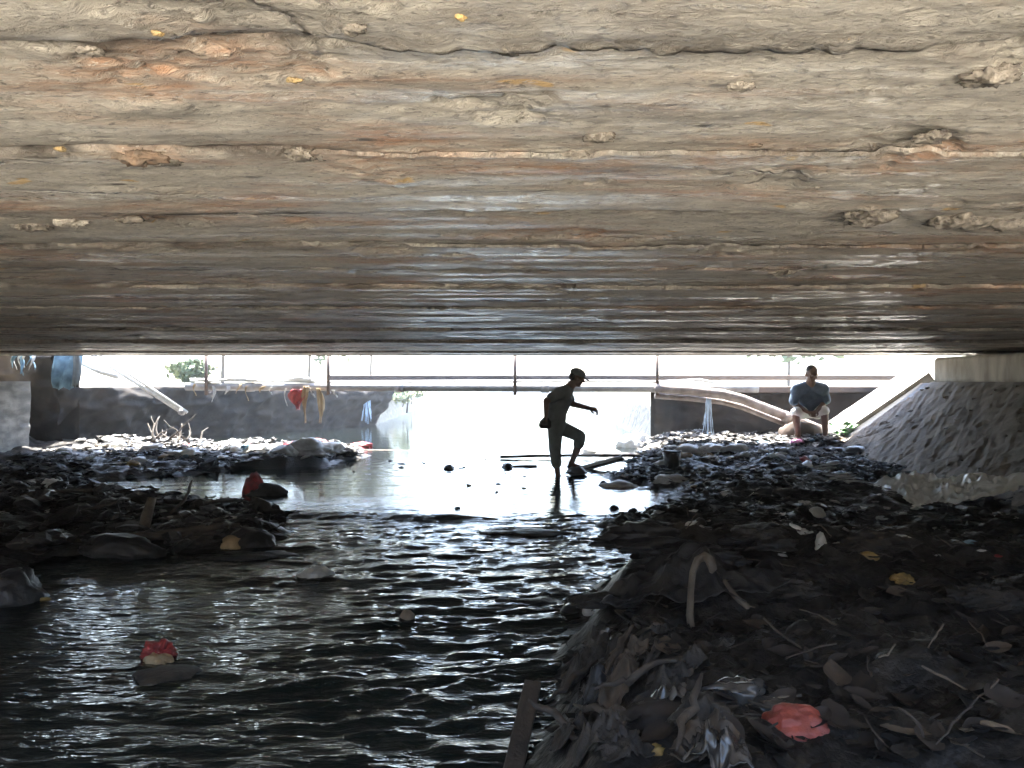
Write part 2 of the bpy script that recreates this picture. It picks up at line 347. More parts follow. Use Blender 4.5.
g_obj.data.polygons.foreach_set('material_index', dry.astype(np.int32))
tag(g_obj, 'black wet mud banks and pale dry land around the channel', kind='structure')

# ------------------------------------------------------------------ water
def wave(X, Y):
    rough = sstep(9.0, 7.0, Y) * (1 + 0.5 * sstep(5.5, 2.4, Y))
    patch = 0.62 + 0.85 * sstep(-0.22, 0.2, fbm(X * 0.45 + 4, Y * 0.6, 101, 2))
    u = X + 0.25 * Y; v = Y - 0.12 * X + 0.25 * fbm(X * 0.8, Y * 0.8, 103, 2)
    a = 0.012 * fbm(u * 1.6, v * 3.2, 111, 2) + 0.0115 * fbm(u * 4.2, v * 13.5, 121, 2) + 0.0062 * ridge(u * 5.5, v * 17, 131, 1)
    riff = 0.05 * np.exp(-((Y - 7.5 - 0.25 * fbm(X * 0.9, X * 0, 141, 2)) / 0.16) ** 2) * (0.4 + fbm(X * 1.4, Y * 0.3, 151, 2))
    riff = riff + 0.045 * np.exp(-((Y - 5.0 - 0.5 * fbm(X * 0.7, X * 0, 143, 2)) / 0.12) ** 2) * (0.3 + fbm(X * 1.2, Y * 0.3, 153, 2)) * sstep(-2.5, -1.0, X)
    calm = 0.0042 * fbm(u * 1.2, v * 5.0, 161, 2) * sstep(30, 15, Y)
    # rings that spread from the wader's shin and the stones
    rings = 0
    for cx_, cy_, amp, wl_ in ((0.66, 10.9, .006, .26), (-0.99, 12.05, .005, .22), (1.05, 11.2, .003, .2)):
        r = np.sqrt((X - cx_) ** 2 + (Y - cy_) ** 2)
        rings = rings + amp * np.sin(r * 6.283 / wl_) * np.exp(-r * 1.3) * (1 - sstep(9.0, 7.0, Y))
    return rough * patch * a * 1.12 + riff + calm + rings
wx = axis([(-9, -4.6, .12), (-4.6, 2.2, .02), (2.2, 3.2, .05), (3.2, 9, .3)])
wy = np.concatenate([np.arange(-14, 1.8, .25), 1.8 * np.exp(np.arange(0, 500) * 0.00462), np.arange(18.3, 30, .12), np.arange(30, 110, 2.5)])
WX, WY = np.meshgrid(wx, wy)
tag(grid_obj('water', WX, WY, wave(WX, WY), M['water']), 'dark rippling stream flowing out from under the bridge', kind='structure')

# ------------------------------------------------------------------ concrete apron added unseen behind the viewer to bounce sun upward
ax_, ay_ = np.meshgrid(np.linspace(-8.2, 8.2, 60), np.linspace(-6.2, -0.40, 40))
tag(grid_obj('bounce_slab', ax_, ay_, 0.60 + 0.01 * fbm(ax_, ay_, 171, 3), M['reflector']), 'pale dry concrete apron added unseen behind the viewer to brighten the soffit', kind='structure')

# ------------------------------------------------------------------ bridge
Y0, Y1, ZC = 0.12, 13.8, 1.87
bridge = empty('concrete_bridge', (0, 7, 0))
tag(bridge, 'low concrete bridge with stained board-marked underside spanning the stream', 'bridge')
def child(o, parent):
    o.parent = parent; o.matrix_parent_inverse = Matrix.Translation(-parent.location) if parent.type == 'EMPTY' else Matrix.Identity(4)
    return o

def box_mesh(x0, x1, y0, y1, z0, z1, bev=0.0, seg=1):
    bm = bmesh.new(); bmesh.ops.create_cube(bm, size=1)
    for v in bm.verts: v.co = Vector(((x0 + x1) / 2 + v.co.x * (x1 - x0), (y0 + y1) / 2 + v.co.y * (y1 - y0), (z0 + z1) / 2 + v.co.z * (z1 - z0)))
    if bev: bmesh.ops.bevel(bm, geom=list(bm.edges), offset=bev, segments=seg, affect='EDGES', profile=0.5)
    return bm
def bm_obj(name, bm, m, parent=None, smooth=False):
    me = bpy.data.meshes.new(name); bm.to_mesh(me); bm.free()
    if smooth: me.polygons.foreach_set('use_smooth', [True] * len(me.polygons))
    me.materials.append(m); o = bpy.data.objects.new(name, me); C.objects.link(o)
    if parent is not None: child(o, parent)
    return o

# soffit boards: the imprint of each shutter plank is a piece with its own edge and level
seams = [Y0, 0.62, 1.145, 1.665, 2.255, 2.80, 3.32]
while seams[-1] < Y1 - 0.75: seams.append(seams[-1] + 0.50 + 0.16 * rng.random())
seams.append(Y1)
def edge_line(k, x):      # a seam wanders a little
    if k == 0 or k == len(seams) - 1: return np.full_like(x, seams[k])
    return seams[k] + 0.022 * fbm(x * 0.5, x * 0 + k * 3.3, 201, 2) + 0.010 * fbm(x * 9, x * 0 + k, 203, 5, 0.65)
lv = [0.0] + [rng.uniform(-.012, .012) for _ in range(60)]
for k in range(7, 61): lv[k] = rng.uniform(-.026, .026)
lv[1], lv[2], lv[3], lv[4], lv[5] = 0.0, 0.006, -0.004, 0.004, -0.008
for k in range(len(seams) - 1):
    yc = (seams[k] + seams[k + 1]) / 2
    xw = min(10.0, 1.9 + yc * 0.95)
    st = 0.012 if yc < 2.3 else 0.018 if yc < 4 else 0.03 if yc < 7 else 0.05
    nv = 44 if yc < 2.4 else 32 if yc < 4 else 22
    x = np.concatenate([[-10], np.arange(-xw, xw + st, st), [10]]) if xw < 9.9 else np.arange(-10, 10 + st, st)
    t = np.linspace(0, 1, nv); t = 0.5 - 0.5 * np.cos(np.pi * t); t = 0.5 * t + 0.5 * np.linspace(0, 1, nv)
    ya = edge_line(k, x); yb = edge_line(k + 1, x)
    X, T = np.meshgrid(x, t); Y = ya[None] * (1 - T) + yb[None] * T
    w = (yb - ya)[None]
    da = T * w; db = (1 - T) * w
    z = ZC + lv[k] + 0.008 * fbm(X * 0.5, Y * 0.8, 211, 2) + 0.005 * fbm(X * 2.5, Y * 6, 221 + k, 4) + 0.0030 * ridge(X * 7, Y * 22, 231, 2) + 0.004 * fbm(X * 14, Y * 30, 233, 3)
    # ragged seam: a fin of leaked mortar on some runs, a broken-out recess on others
    na = fbm(X * 1.1, Y * 0 + k * 5.7, 241, 4); nb = fbm(X * 1.1, Y * 0 + (k + 1) * 5.7, 241, 4)
    z = z - 0.004 * np.exp(-da / 0.008) * sstep(0.0, 0.25, na) + 0.026 * np.exp(-da / 0.014) * sstep(0.05, -0.15, na)
    z = z - 0.004 * np.exp(-db / 0.008) * sstep(0.0, 0.25, nb) + 0.024 * np.exp(-db / 0.016) * sstep(0.05, -0.15, nb)
    # spalled scabs
    sp = fbm(X * 2.3, Y * 4.2, 251, 5, 0.6); crumb = fbm(X * 26, Y * 34, 255, 3, 0.6)
    z = z + 0.010 * sstep(0.42, 0.46, sp) * (1 + 0.9 * crumb) - 0.006 * sstep(0.44, 0.52, fbm(X * 2.9, Y * 5.0, 257, 5, 0.6)) * (1 + 1.2 * crumb)
    near_seam = np.exp(-np.minimum(da, db) / 0.035) * sstep(-0.05, 0.2, fbm(X * 2.2, Y * 2, 259, 3)); z = z - 0.011 * near_seam * crumb
    X = np.vstack([X[:1], X, X[-1:]]); Y = np.vstack([Y[:1], Y, Y[-1:]]); z = np.vstack([z[:1] + 0.06, z, z[-1:] + 0.06])
    o = grid_obj('soffit_board', X, Y, z, M['soffit'])
    at = o.data.attributes.new('seam', 'FLOAT', 'POINT')
    s = np.maximum(np.exp(-da / 0.045), np.exp(-db / 0.040)) * (0.55 + 0.45 * sstep(-0.1, 0.2, -na))
    s = np.vstack([s[:1], s, s[-1:]])
    at.data.foreach_set('value', s.ravel().astype(np.float32))
    child(o, bridge)
crust_mats = {'d': mat('dark_dirt_crust', (0.10, 0.085, 0.07), 0.9, (0.34, 0.30, 0.245), 30.0, bump=0.6, bscale=60), 'r': mat('rusty_crust', (0.30, 0.20, 0.13), 0.9, (0.16, 0.13, 0.10), 22.0, bump=0.6, bscale=60),
              'g': mat('ochre_crust', (0.52, 0.36, 0.15), 0.85, (0.40, 0.29, 0.15), 30.0, bump=0.4, bscale=60), 'p': mat('pale_crust', (0.52, 0.48, 0.40), 0.9, (0.30, 0.26, 0.21), 24.0, bump=0.6, bscale=60)}
crusts = [(140, 160, .085, 'r'), (165, 163, .05, 'd'), (300, 157, .06, 'd'), (320, 160, .03, 'd'), (575, 158, .05, 'd'), (556, 160, .028, 'g'), (600, 140, .05, 'd'), (294, 84, .018, 'g'), (158, 38, .014, 'g'),
          (850, 42, .02, 'g'), (461, 22, .016, 'g'), (755, 148, .02, 'r'), (785, 272, .10, 'd'), (30, 228, .08, 'd'), (72, 224, .07, 'p'), (130, 222, .06, 'd'), (960, 222, .13, 'd'), (1005, 226, .10, 'd'), (870, 217, .12, 'd'),
          (355, 34, .03, 'd'), (740, 90, .03, 'd'), (990, 80, .07, 'd'), (930, 140, .05, 'd'), (60, 152, .02, 'g'), (505, 52, .04, 'd'), (90, 55, .03, 'd'), (815, 188, .03, 'd'), (460, 178, .03, 'd')]
for i, (x, y, sz, k_) in enumerate(crusts):
    d = (ZC - 0.004 - CZ) * F / (HY - y)
    bm = bmesh.new(); bmesh.ops.create_icosphere(bm, subdivisions=4, radius=1)
    co = np.array([v.co[:] for v in bm.verts]); co[:, 0] *= 1.5; q = co * 1.6 + i * 3.7
    dd = 1 + 0.7 * fbm(q[:, 0] * .8, q[:, 1] * 1.0, 900 + i, 3) + 0.35 * fbm(q[:, 0] * 6, q[:, 1] * 6 + q[:, 2] * 4, 930 + i, 3)
    co = co * dd[:, None] * np.array([.42, .46, .20])[None] * sz
    for v, c_ in zip(bm.verts, co): v.co = Vector(c_) + Vector(((x - CX) * d / F, d, ZC + .002))
    bm_obj('dirt_crust', bm, crust_mats[k_], bridge, True)
deck = bm_obj('deck', box_mesh(-10.4, 10.4, Y0, Y1, ZC + 0.07, ZC + 0.22), M['concrete'], bridge)
bm_obj('fascia', box_mesh(-10.4, 10.4, Y1 + .003, Y1 + .16, ZC - 0.02, ZC + 0.52, 0.015), M['concrete'], bridge)
bm_obj('fascia', box_mesh(-10.4, 10.4, Y0 - .12, Y0 - .003, ZC - 0.0, ZC + 0.24, 0.015), M['concrete'], bridge)
bm_obj('bearing_beam', box_mesh(7.58, 8.55, -0.3, 13.42, 1.335, 1.80, 0.07, 4), M['beam'], bridge)['label'] = 'pale stained bearing beam above the sloping revetment'
bm_obj('abutment', box_mesh(8.56, 10.3, 0.0, Y1 - .05, 0.0, 1.90), M['concrete'], bridge)
ya_, za_ = np.meshgrid(np.linspace(0.1, Y1 - .06, 300), np.linspace(-0.3, 1.37, 60))
xa_ = -8.9 + 0.05 * fbm(ya_ * 1.2, za_ * 1.6, 301, 4) + 0.03 * ridge(ya_ * 2, za_ * 3, 303, 2)
xa_ = np.vstack([xa_, xa_[-1:] * 0 - 9.75, xa_[-1:] * 0 - 9.75]); ya_ = np.vstack([ya_, ya_[-1:], ya_[-1:]]); za_ = np.vstack([za_, za_[-1:], za_[-1:] * 0 + 1.93])
ab = grid_obj('abutment', xa_, ya_, za_, M['concrete'], smooth=False); child(ab, bridge)
bm_obj('abutment_core', box_mesh(-10.4, -9.77, 0.0, Y1 - .05, 0.0, 1.90), M['concrete'], bridge)

# ------------------------------------------------------------------ sloping revetment on the right
rev = empty('stone_revetment', (6.7, 7, 0))
tag(rev, 'rough grey-brown mortared slope running down from the beam to the mud', 'revetment')
s_, y_ = np.meshgrid(np.linspace(-0.12, 1, 110), np.linspace(0.0, 13.42, 620))
diag = y_ * 1.0 + s_ * 1.5
du = s_ * 2.0 - y_ * 0.55
dn = 0.022 * ridge((s_ * 2.0 + y_ * 0.9) * 1.6, (y_ - s_ * 2.2) * 5.6, 311, 3) + 0.024 * fbm((s_ * 2 + y_) * 3.5, (y_ - s_ * 2.2) * 9, 321, 4) - 0.03 * sstep(0.42, 0.47, fbm(s_ * 9 + 3, y_ * 5, 331, 3))
nx, nz_ = -0.56, 0.83
rx = 5.55 + 2.02 * s_ + nx * dn; rz = 0.0 + 1.365 * s_ + nz_ * dn * sstep(1.02, 0.9, s_)
child(grid_obj('slope_face', rx, y_, rz, M['revet']), rev)
def slope_pt(s, y, out=0.0): return Vector((5.55 + 2.02 * s + nx * out, y, 1.365 * s + nz_ * out))
def rock_mesh(name, seed, sub=2, amp=0.28, flat=1.0):
    bm = bmesh.new(); bmesh.ops.create_icosphere(bm, subdivisions=sub, radius=1)
    r = random.Random(seed); a = [r.uniform(-9, 9) for _ in range(3)]
    co = np.array([v.co[:] for v in bm.verts])
    d = 1 + amp * (fbm(co[:, 0] * 1.3 + a[0], co[:, 1] * 1.3 + co[:, 2] + a[1], seed, 3) * 2)
    for v, k in zip(bm.verts, d): v.co = v.co * float(k); v.co.z *= flat
    me = bpy.data.meshes.new(name); bm.to_mesh(me); bm.free(); return me
rocks = [rock_mesh('stone', 400 + i, 2, 0.35, 0.55) for i in range(6)]
lumps = [rock_mesh('lump', 440 + i, 3, 0.95, 0.6) for i in range(8)]
for i in range(90):      # stones that stand proud of the mortar
    s = rng.uniform(0.04, 0.97); y = rng.uniform(6.5, 13.3)
    me = rocks[i % 6]
    if not me.materials: me.materials.append(M['revet'])
    o = bpy.data.objects.new('stone', me); C.objects.link(o); p = slope_pt(s, y, 0.006)
    k = rng.uniform(0.02, 0.045); o.scale = (k * 0.7, k * 2.0, k * 0.5); o.location = p
    o.rotation_euler = (rng.uniform(-.3, .3), -0.54 + rng.uniform(-.2, .2), rng.uniform(-1.4, .5)); child(o, rev)

wing = empty('sloping_wing_wall', (6.6, 16, 0))
tag(wing, 'sunlit white sloping wing wall just beyond the bridge on the right', 'wing wall')
s_, y_ = np.meshgrid(np.linspace(-0.15, 1.12, 30), np.linspace(13.98, 14.95, 30))
dn = 0.02 * fbm(s_ * 6, y_ * 4, 341, 3)
child(grid_obj('wing_face', 5.50 + 2.05 * s_ - .55 * dn, y_, 1.365 * s_ + .75 * dn, M['wing']), wing)
bm = bmesh.new()       # raised coping band along the near edge
for (s0, s1) in ((-0.05, 1.1),):
    a = [Vector((5.60 + 1.98 * s + o_ * -.55, y, 1.365 * s + o_ * .75)) for s in (s0, s1) for y in (13.85, 14.15) for o_ in (-0.25, 0.05)]
    vs_ = [bm.verts.new(v) for v in a]
    for f in ((0, 1, 3, 2), (4, 6, 7, 5), (0, 4, 5, 1), (2, 3, 7, 6), (1, 5, 7, 3), (0, 2, 6, 4)): bm.faces.new([vs_[i] for i in f])
bmesh.ops.recalc_face_normals(bm, faces=bm.faces)
bm_obj('coping', bm, M['wing'], wing)
bm = bmesh.new()
a = [Vector((5.60 + 1.98 * s + o_ * -.55, y, 1.365 * s + o_ * .75)) for s in (0.2, 1.0) for y in (13.45, 13.84) for o_ in (-0.3, -0.03)]
vs_ = [bm.verts.new(v) for v in a]
for f in ((0, 1, 3, 2), (4, 6, 7, 5), (0, 4, 5, 1), (2, 3, 7, 6), (1, 5, 7, 3), (0, 2, 6, 4)): bm.faces.new([vs_[i] for i in f])
bmesh.ops.recalc_face_normals(bm, faces=bm.faces)
bm_obj('slot_shade_fill', bm, M['black'], wing)  # black filler stands in for the shade inside the open gap

# ------------------------------------------------------------------ walls and land beyond the bridge
def face_wall(name, x0, x1, y, z0, z1, m, seed, amp=0.10, back=0.5, lean=0.0):
    n = int((x1 - x0) / 0.06) + 2
    X, Z = np.meshgrid(np.linspace(x0, x1, n), np.linspace(z0, z1, 34))
    d = amp * (fbm(X * 1.4, Z * 2.2, seed, 4) + 0.5 * ridge(X * 2.2, Z * 3, seed + 3, 2))
    Yf = y - d - lean * sstep(z0, z1, Z)
    X = np.vstack([X, X[-1:], X[-1:]]); Z = np.vstack([Z, Z[-1:], Z[-1:] * 0 + z0]); Yf = np.vstack([Yf, np.full((1, n), y + back), np.full((1, n), y + back)])
    return grid_obj(name, X, Yf, Z, m)
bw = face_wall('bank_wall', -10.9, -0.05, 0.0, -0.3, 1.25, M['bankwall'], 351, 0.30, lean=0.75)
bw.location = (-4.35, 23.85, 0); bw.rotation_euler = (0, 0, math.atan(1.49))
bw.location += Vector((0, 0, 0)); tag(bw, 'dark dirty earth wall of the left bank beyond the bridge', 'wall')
lw = face_wall('dark_block', -12.5, -9.0, 15.0, -.3, 2.1, M['bankwall'], 381, 0.22, lean=0.35); tag(lw, 'dark block added at the far left for the dark behind the hanging tangle', 'wing wall')  # added block stands in for the dark void under the deck
rw = empty('retaining_wall', (6, 16, 0)); tag(rw, 'brown retaining wall with overhanging cap behind the seated man', 'wall')
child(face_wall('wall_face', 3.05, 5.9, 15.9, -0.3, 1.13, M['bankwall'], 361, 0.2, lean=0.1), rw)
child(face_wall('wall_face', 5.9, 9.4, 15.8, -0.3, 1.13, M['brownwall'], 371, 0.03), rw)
bm_obj('cap', box_mesh(2.95, 9.4, 15.45, 16.4, 1.135, 1.27, 0.02), M['brownwall'], rw)
far_beam = bm_obj('cross_beam', box_mesh(-4.2, 8.8, 17.0, 17.25, 1.40, 1.52, 0.02), M['brownwall'])
tag(far_beam, 'thin brown beam crossing behind the grey pipe', 'beam')

# ------------------------------------------------------------------ generic shape builders
def tube_mesh(pts, rad, n=8, caps=True):
    pts = [Vector(p) for p in pts]; V = []; Fc = []
    rad = rad if isinstance(rad, (list, tuple)) else [rad] * len(pts)
    up = Vector((0, 0, 1)); 
    for i, p in enumerate(pts):
        t = (pts[min(i + 1, len(pts) - 1)] - pts[max(i - 1, 0)]).normalized()
        if abs(t.dot(up)) > 0.95: up = Vector((1, 0, 0))
        a = t.cross(up).normalized(); b = a.cross(t).normalized(); up = b
        for k in range(n):
            an = 2 * math.pi * k / n; V.append(p + (a * math.cos(an) + b * math.sin(an)) * rad[i])
    for i in range(len(pts) - 1):
        for k in range(n):
            k2 = (k + 1) % n; Fc.append((i * n + k, i * n + k2, (i + 1) * n + k2, (i + 1) * n + k))
    if caps: Fc.append(tuple(range(n - 1, -1, -1))); Fc.append(tuple((len(pts) - 1) * n + k for k in range(n)))
    return V, Fc
def tube(name, pts, rad, m, parent=None, n=8):
    V, Fc = tube_mesh(pts, rad, n); o = mesh_obj(name, V, Fc, m)
    if parent is not None: child(o, parent)
    return o
def wiggle(a, b, n, amp, seed):
    a = Vector(a); b = Vector(b); r = random.Random(seed); out = []
    off = Vector((0, 0, 0))
    for i in range(n + 1):
        t = i / n; off = off + Vector((r.uniform(-1, 1), r.uniform(-1, 1), r.uniform(-1, 1))) * amp
        out.append(a.lerp(b, t) + off * math.sin(math.pi * t))
    return out

def crumple(name, size, seed, m, sub=4, amp=0.35, loc=(0, 0, 0), rz=0.0, fold=3.0):
    """a crumpled bag or lump: sphere with folds, resting on its base"""
    bm = bmesh.new(); bmesh.ops.create_icosphere(bm, subdivisions=sub, radius=1)
    co = np.array([v.co[:] for v in bm.verts])
    q = co + 0.35 * np.stack([fbm(co[:, 1] * 2 + seed, co[:, 2] * 2, seed + i, 2) for i in range(3)], -1)
    d = 1 + amp * ridge(q[:, 0] * fold * 0.5 + seed, (q[:, 1] + q[:, 2] * 0.7) * fold * 0.5, seed + 5, 3) + amp * 1.2 * fbm(q[:, 0] * 1.1, q[:, 2] * 1.1 + q[:, 1], seed + 9, 3)
    co = co * d[:, None]
    co[:, 2] = np.where(co[:, 2] < 0, co[:, 2] * 0.45, co[:, 2])
    co = co * np.array(size)[None]
    for v, p in zip(bm.verts, co): v.co = p
    me = bpy.data.meshes.new(name); bm.to_mesh(me); bm.free()
    me.polygons.foreach_set('use_smooth', [True] * len(me.polygons)); me.materials.append(m)
    o = bpy.data.objects.new(name, me); C.objects.link(o); o.location = loc; o.rotation_euler = (0, 0, rz)
    return o

def fold_(x, y, freq, seed):
    r_ = random.Random(seed); t = 0
    for k, a in enumerate((1.0, .7, .45, .25)):
        an = r_.uniform(0, 3.14); w = 0.9 * fbm(x * freq * .35, y * freq * .35, seed + k * 7, 3)
        ph = (x * math.cos(an) + y * math.sin(an)) * freq * (1 + .7 * k) * 0.9 + w * 4 + r_.uniform(0, 6)
        t = t + a * (1 - np.abs(np.sin(ph))) ** 1.6
    return t * 0.55 + 0.35 * fbm(x * freq * 0.6, y * freq * 0.6, seed + 77, 3)

def drape(name, cx, cy, lx, ly, rz, seed, m, amp=0.05, lift=0.012, n=70, freq=5.0, edge=0.22, thick=0.004, base=None):
    """a crumpled sheet lying on the ground, torn outline"""
    u, v = np.meshgrid(np.linspace(-1, 1, n), np.linspace(-1, 1, max(12, int(n * ly / lx) + 8)))
    k = 1 + edge * fbm(np.arctan2(v, u) * 2.2, u * 0 + seed, seed, 4) * 2
    r = np.maximum(np.abs(u), np.abs(v)); ang = np.arctan2(v, u)
    uu = np.cos(ang) * r * k * (1 + 0.25 * np.abs(np.cos(2 * ang)) * 0); vv = np.sin(ang) * r * k
    x = uu * lx / 2; y = vv * ly / 2
    x = x + 0.12 * lx * fbm(u * 1.5, v * 1.5, seed + 1, 3) * 0.6
    X = cx + x * math.cos(rz) - y * math.sin(rz); Y = cy + x * math.sin(rz) + y * math.cos(rz)
    Z = (ground(X, Y).clip(0.0) if base is None else base) + lift + amp * fold_(x, y, freq, seed) * (1.15 - r * r * .9)
    o = grid_obj(name, X, Y, Z, m)
    md = o.modifiers.new('thickness', 'SOLIDIFY'); md.thickness = thick; md.offset = -1
    return o

def strip_mesh(p0, length, width, seed, sway=0.06, n=14, taper=0.6, twist=1.0):
    """a hanging ragged strip, with folds across its width"""
    r = random.Random(seed); V = []; Fc = []; m_ = 7
    ph = r.uniform(0, 6)
    for i in range(n + 1):
        t = i / n; w = width * ((0.55 + 0.6 * math.sin(math.pi * min(1, t * 0.9 + 0.15)) ** 1.2) * (1 - taper * t * t) if taper > .15 else 1 + .12 * math.sin(t * 5 + ph))
        c = Vector(p0) + Vector((sway * math.sin(t * 3 + ph), 0.6 * sway * math.cos(t * 4 + ph), -length * t))
        tw = twist * math.sin(t * 2 + ph)
        for k in range(m_):
            s = k / (m_ - 1) - 0.5
            V.append(c + Vector((math.cos(tw) * s * w, math.sin(tw) * s * w + 0.18 * width * math.sin(s * 12 + t * 5 + ph), 0.05 * length * math.sin(k * 2.3 + ph) * (t > 0.9))))
    for i in range(n):
        for k in range(m_ - 1): a = i * m_ + k; Fc.append((a, a + 1, a + m_ + 1, a + m_))
    return V, Fc
def strip(name, p0, length, width, seed, m, **kw):
    V, Fc = strip_mesh(p0, length, width, seed, **kw); o = mesh_obj(name, V, Fc, m)
    md = o.modifiers.new('thickness', 'SOLIDIFY'); md.thickness = 0.006
    return o

def leaf_mesh(seed, curl=0.5, n=9, m_=5):
    r = random.Random(seed); V = []; Fc = []; w0 = r.uniform(0.20, 0.34); b = r.uniform(-.25, .25); cu = curl * r.uniform(.4, 1.3)
    for i in range(n + 1):
        t = i / n; w = w0 * math.sin(math.pi * min(1, t ** 0.8)) + 0.012
        for k in range(m_):
            s = (k / (m_ - 1) - 0.5) * 2
            V.append(((t - .5), s * w + b * (t - .5) ** 2, cu * (abs(s) * w * 0.9 + 0.8 * (t - .5) ** 2) + 0.02 * r.uniform(-1, 1)))
    for i in range(n):
        for k in range(m_ - 1): a = i * m_ + k; Fc.append((a, a + 1, a + m_ + 1, a + m_))
    V = np.array(V); V[:, 2] -= V[:, 2].min() * 0.9
    return V, Fc

# ------------------------------------------------------------------ pipes, rods and poles at the far mouth of the bridge
PY = 14.62
pr = 0.078
pipe = empty('water_pipe', (0, PY, 1.2)); tag(pipe, 'long grey pipe slung across the mouth of the bridge', 'pipe')
pz = lambda x, y: W(x, y, PY)
tube('pipe_run', [pz(x, 387.5 + (0.004 * (x - 420))) for x in range(186, 761, 22)], pr, M['pipe'], pipe, 14)
for x in (250, 400, 545, 700): tube('coupling', [pz(x - 4, 387.7 + .004 * (x - 420)), pz(x + 4, 387.7 + .004 * (x - 420))], pr * 1.22, M['pipe'], pipe, 14)
bp_ = empty('sloping_pipe', W(740, 398, 14.35)); tag(bp_, 'grey-brown twin pipe sloping down to the seated man', 'pipe')
for dy, dd, rr in ((0, 0, 0.095), (8.0, 0.16, 0.055)):
    tube('pipe_run', [W(x, y + dy, 14.5 + dd) for x, y in ((655, 388), (690, 390.5), (722, 394), (742, 399), (765, 408), (788, 417), (806, 424), (826, 432))], rr, M['pipebrown'], bp_, 14)
tube('pipe_joint', [W(784, 416, 14.5), W(790, 418.5, 14.5)], 0.112, M['pipebrown'], bp_, 14)
lie = tube('highlight', [W(x, y, 14.7) for x, y in ((190, 379.5), (330, 382), (470, 381.5), (600, 381), (660, 382), (700, 380), (745, 389))], 0.03, M['white'])  # white tube stands in for sunlight along the pipe's top
tag(lie, 'thin white conduit added as the sunlit top of the grey pipe', 'highlight')
for i, (x, lb) in enumerate(((209, 'leftmost thin iron rod hanging from the bridge beside the dark bush'), (330, 'thin iron rod hanging from the bridge next to the tan rags'),
                             (515, 'thin iron rod hanging from the bridge left of the wading man'), (656, 'thin iron rod hanging from the bridge right of the wading man'))):
    h_ = empty('hanger_rod', W(x, 392, PY)); tag(h_, lb, 'rod', 'rods that carry the pipe')
    top = W(x, 382, PY - 0.18); top.z = ZC + 0.05
    bot = W(x, 395, PY)
    tube('rod', [Vector((bot.x, PY - .13, ZC + .08)), Vector((bot.x, PY - .13, bot.z))], 0.034, M['rod'], h_, 8)
    ring = [Vector((bot.x, PY + 0.11 * math.cos(a), 1.36 - 5.7 * PY / F + 0.11 * math.sin(a))) for a in np.linspace(0, 6.283, 17)]
    cl_ = tube('clamp', ring, 0.016, M['rod'], h_, 6)
    tube('bolt', [Vector((bot.x - .03, PY - .12, 1.25)), Vector((bot.x + .03, PY - .12, 1.25))], 0.014, M['rod'], cl_, 6)
pole = empty('diagonal_pole', W(140, 387, 13.6)); tag(pole, 'shiny twin-tube pole leaning diagonally from the bridge to the left bank', 'pole')
for off in (0, 1): tube('tube', [W(86 + off * 8, 351 + off * -0.6, 14.75), W(184 + off * 3, 414 - off * 1.5, 14.45)], 0.032, M['white'], pole, 10)
tube('end_band', [W(180, 411.0, 14.45), W(183, 413, 14.44)], 0.06, M['pipe'], pole, 10)
tube_o = tube('plastic_pipe', [W(78, 361, 14.8), W(98, 371, 14.8), W(118, 377, 14.8)], 0.05, M['white']); tag(tube_o, 'short white plastic pipe under the top of the diagonal pole', 'pipe')
tag(tube('bamboo_cane', wiggle(W(95, 446, 14.0), W(350, 449, 14.3), 8, 0.01, 3), 0.022, M['palewood']), 'long pale cane lying along the left bank trash line', 'cane')
tag(tube('floating_cane', wiggle(W(352, 450, 15.0), W(470, 452, 14.6), 6, 0.006, 4), 0.02, M['palewood']), 'thin pale cane floating out across the calm water', 'cane')

# wader's surroundings: poles in the shallows
tag(tube('floating_pole', wiggle(W(500, 457, 13.2), W(640, 455.5, 13.3), 8, 0.008, 5), 0.026, M['wood']), 'long dark pole lying in the shallows behind the wading man', 'pole')
tag(tube('floating_stick', wiggle(W(504, 466.5, 11.95), W(537, 466, 11.95), 6, 0.006, 6), 0.017, M['wood']), 'short dark stick floating left of the wading man', 'stick')
pk = empty('broken_pole', W(600, 462, 11.7)); tag(pk, 'pale twin pole lying at an angle in front of the raised foot', 'pole')
tube('tube', [W(578, 468.5, 11.6), W(622, 456.5, 11.7)], 0.026, M['white'], pk, 8)
tube('tube', [W(580, 471.2, 11.6), W(624, 459.0, 11.7)], 0.024, M['wood'], pk, 8)

# falling water
def falls(name, x0, x1, ytop, ybot, d, lb, n=26, seed=1, spread=2.0, m=None):
    r = random.Random(seed); root = empty(name, W((x0 + x1) / 2, ybot, d)); tag(root, lb, 'trickle')
    V = []; Fc = []
    for i in range(n):
        t = (i + 0.5) / n; xa = x0 + (x1 - x0) * t; xb = (x0 + x1) / 2 + (xa - (x0 + x1) / 2) * spread + r.uniform(-2, 2)
        ys = ytop + r.uniform(0, 4); ye = ybot - r.uniform(0, 6) if r.random() < .6 else ybot - r.uniform(8, 22)
        if ye < ys + 4: ye = ys + 6
        pts = [W(xa + (xb - xa) * (k / 6) ** 1.6 + r.uniform(-.3, .3), ys + (ye - ys) * k / 6, d + r.uniform(-.04, .04)) for k in range(7)]
        rr = [r.uniform(.1, .8) * .010 * d / 14 for _ in range(7)]
        v, f = tube_mesh(pts, rr, 5); o_ = len(V); V += v; Fc += [tuple(j + o_ for j in q) for q in f]
    child(mesh_obj('water_strands', V, Fc, m or M['trickle']), root)
    return root
falls('water_trickle', 364, 370, 391, 425, 22.6, 'pale blue trickle of water falling beside the left bank wall', 18, 3, 1.5)
wf = falls('spilling_trickle', 706, 711, 396, 446, 14.5, 'white water spilling from the pipe onto the right bank', 16, 5, 2.6)
tube('outlet_pipe', [W(366, 390, 23.6), W(366, 390.5, 22.5)], 0.09, M['pipe'], bpy.data.objects['water_trickle'], 10)

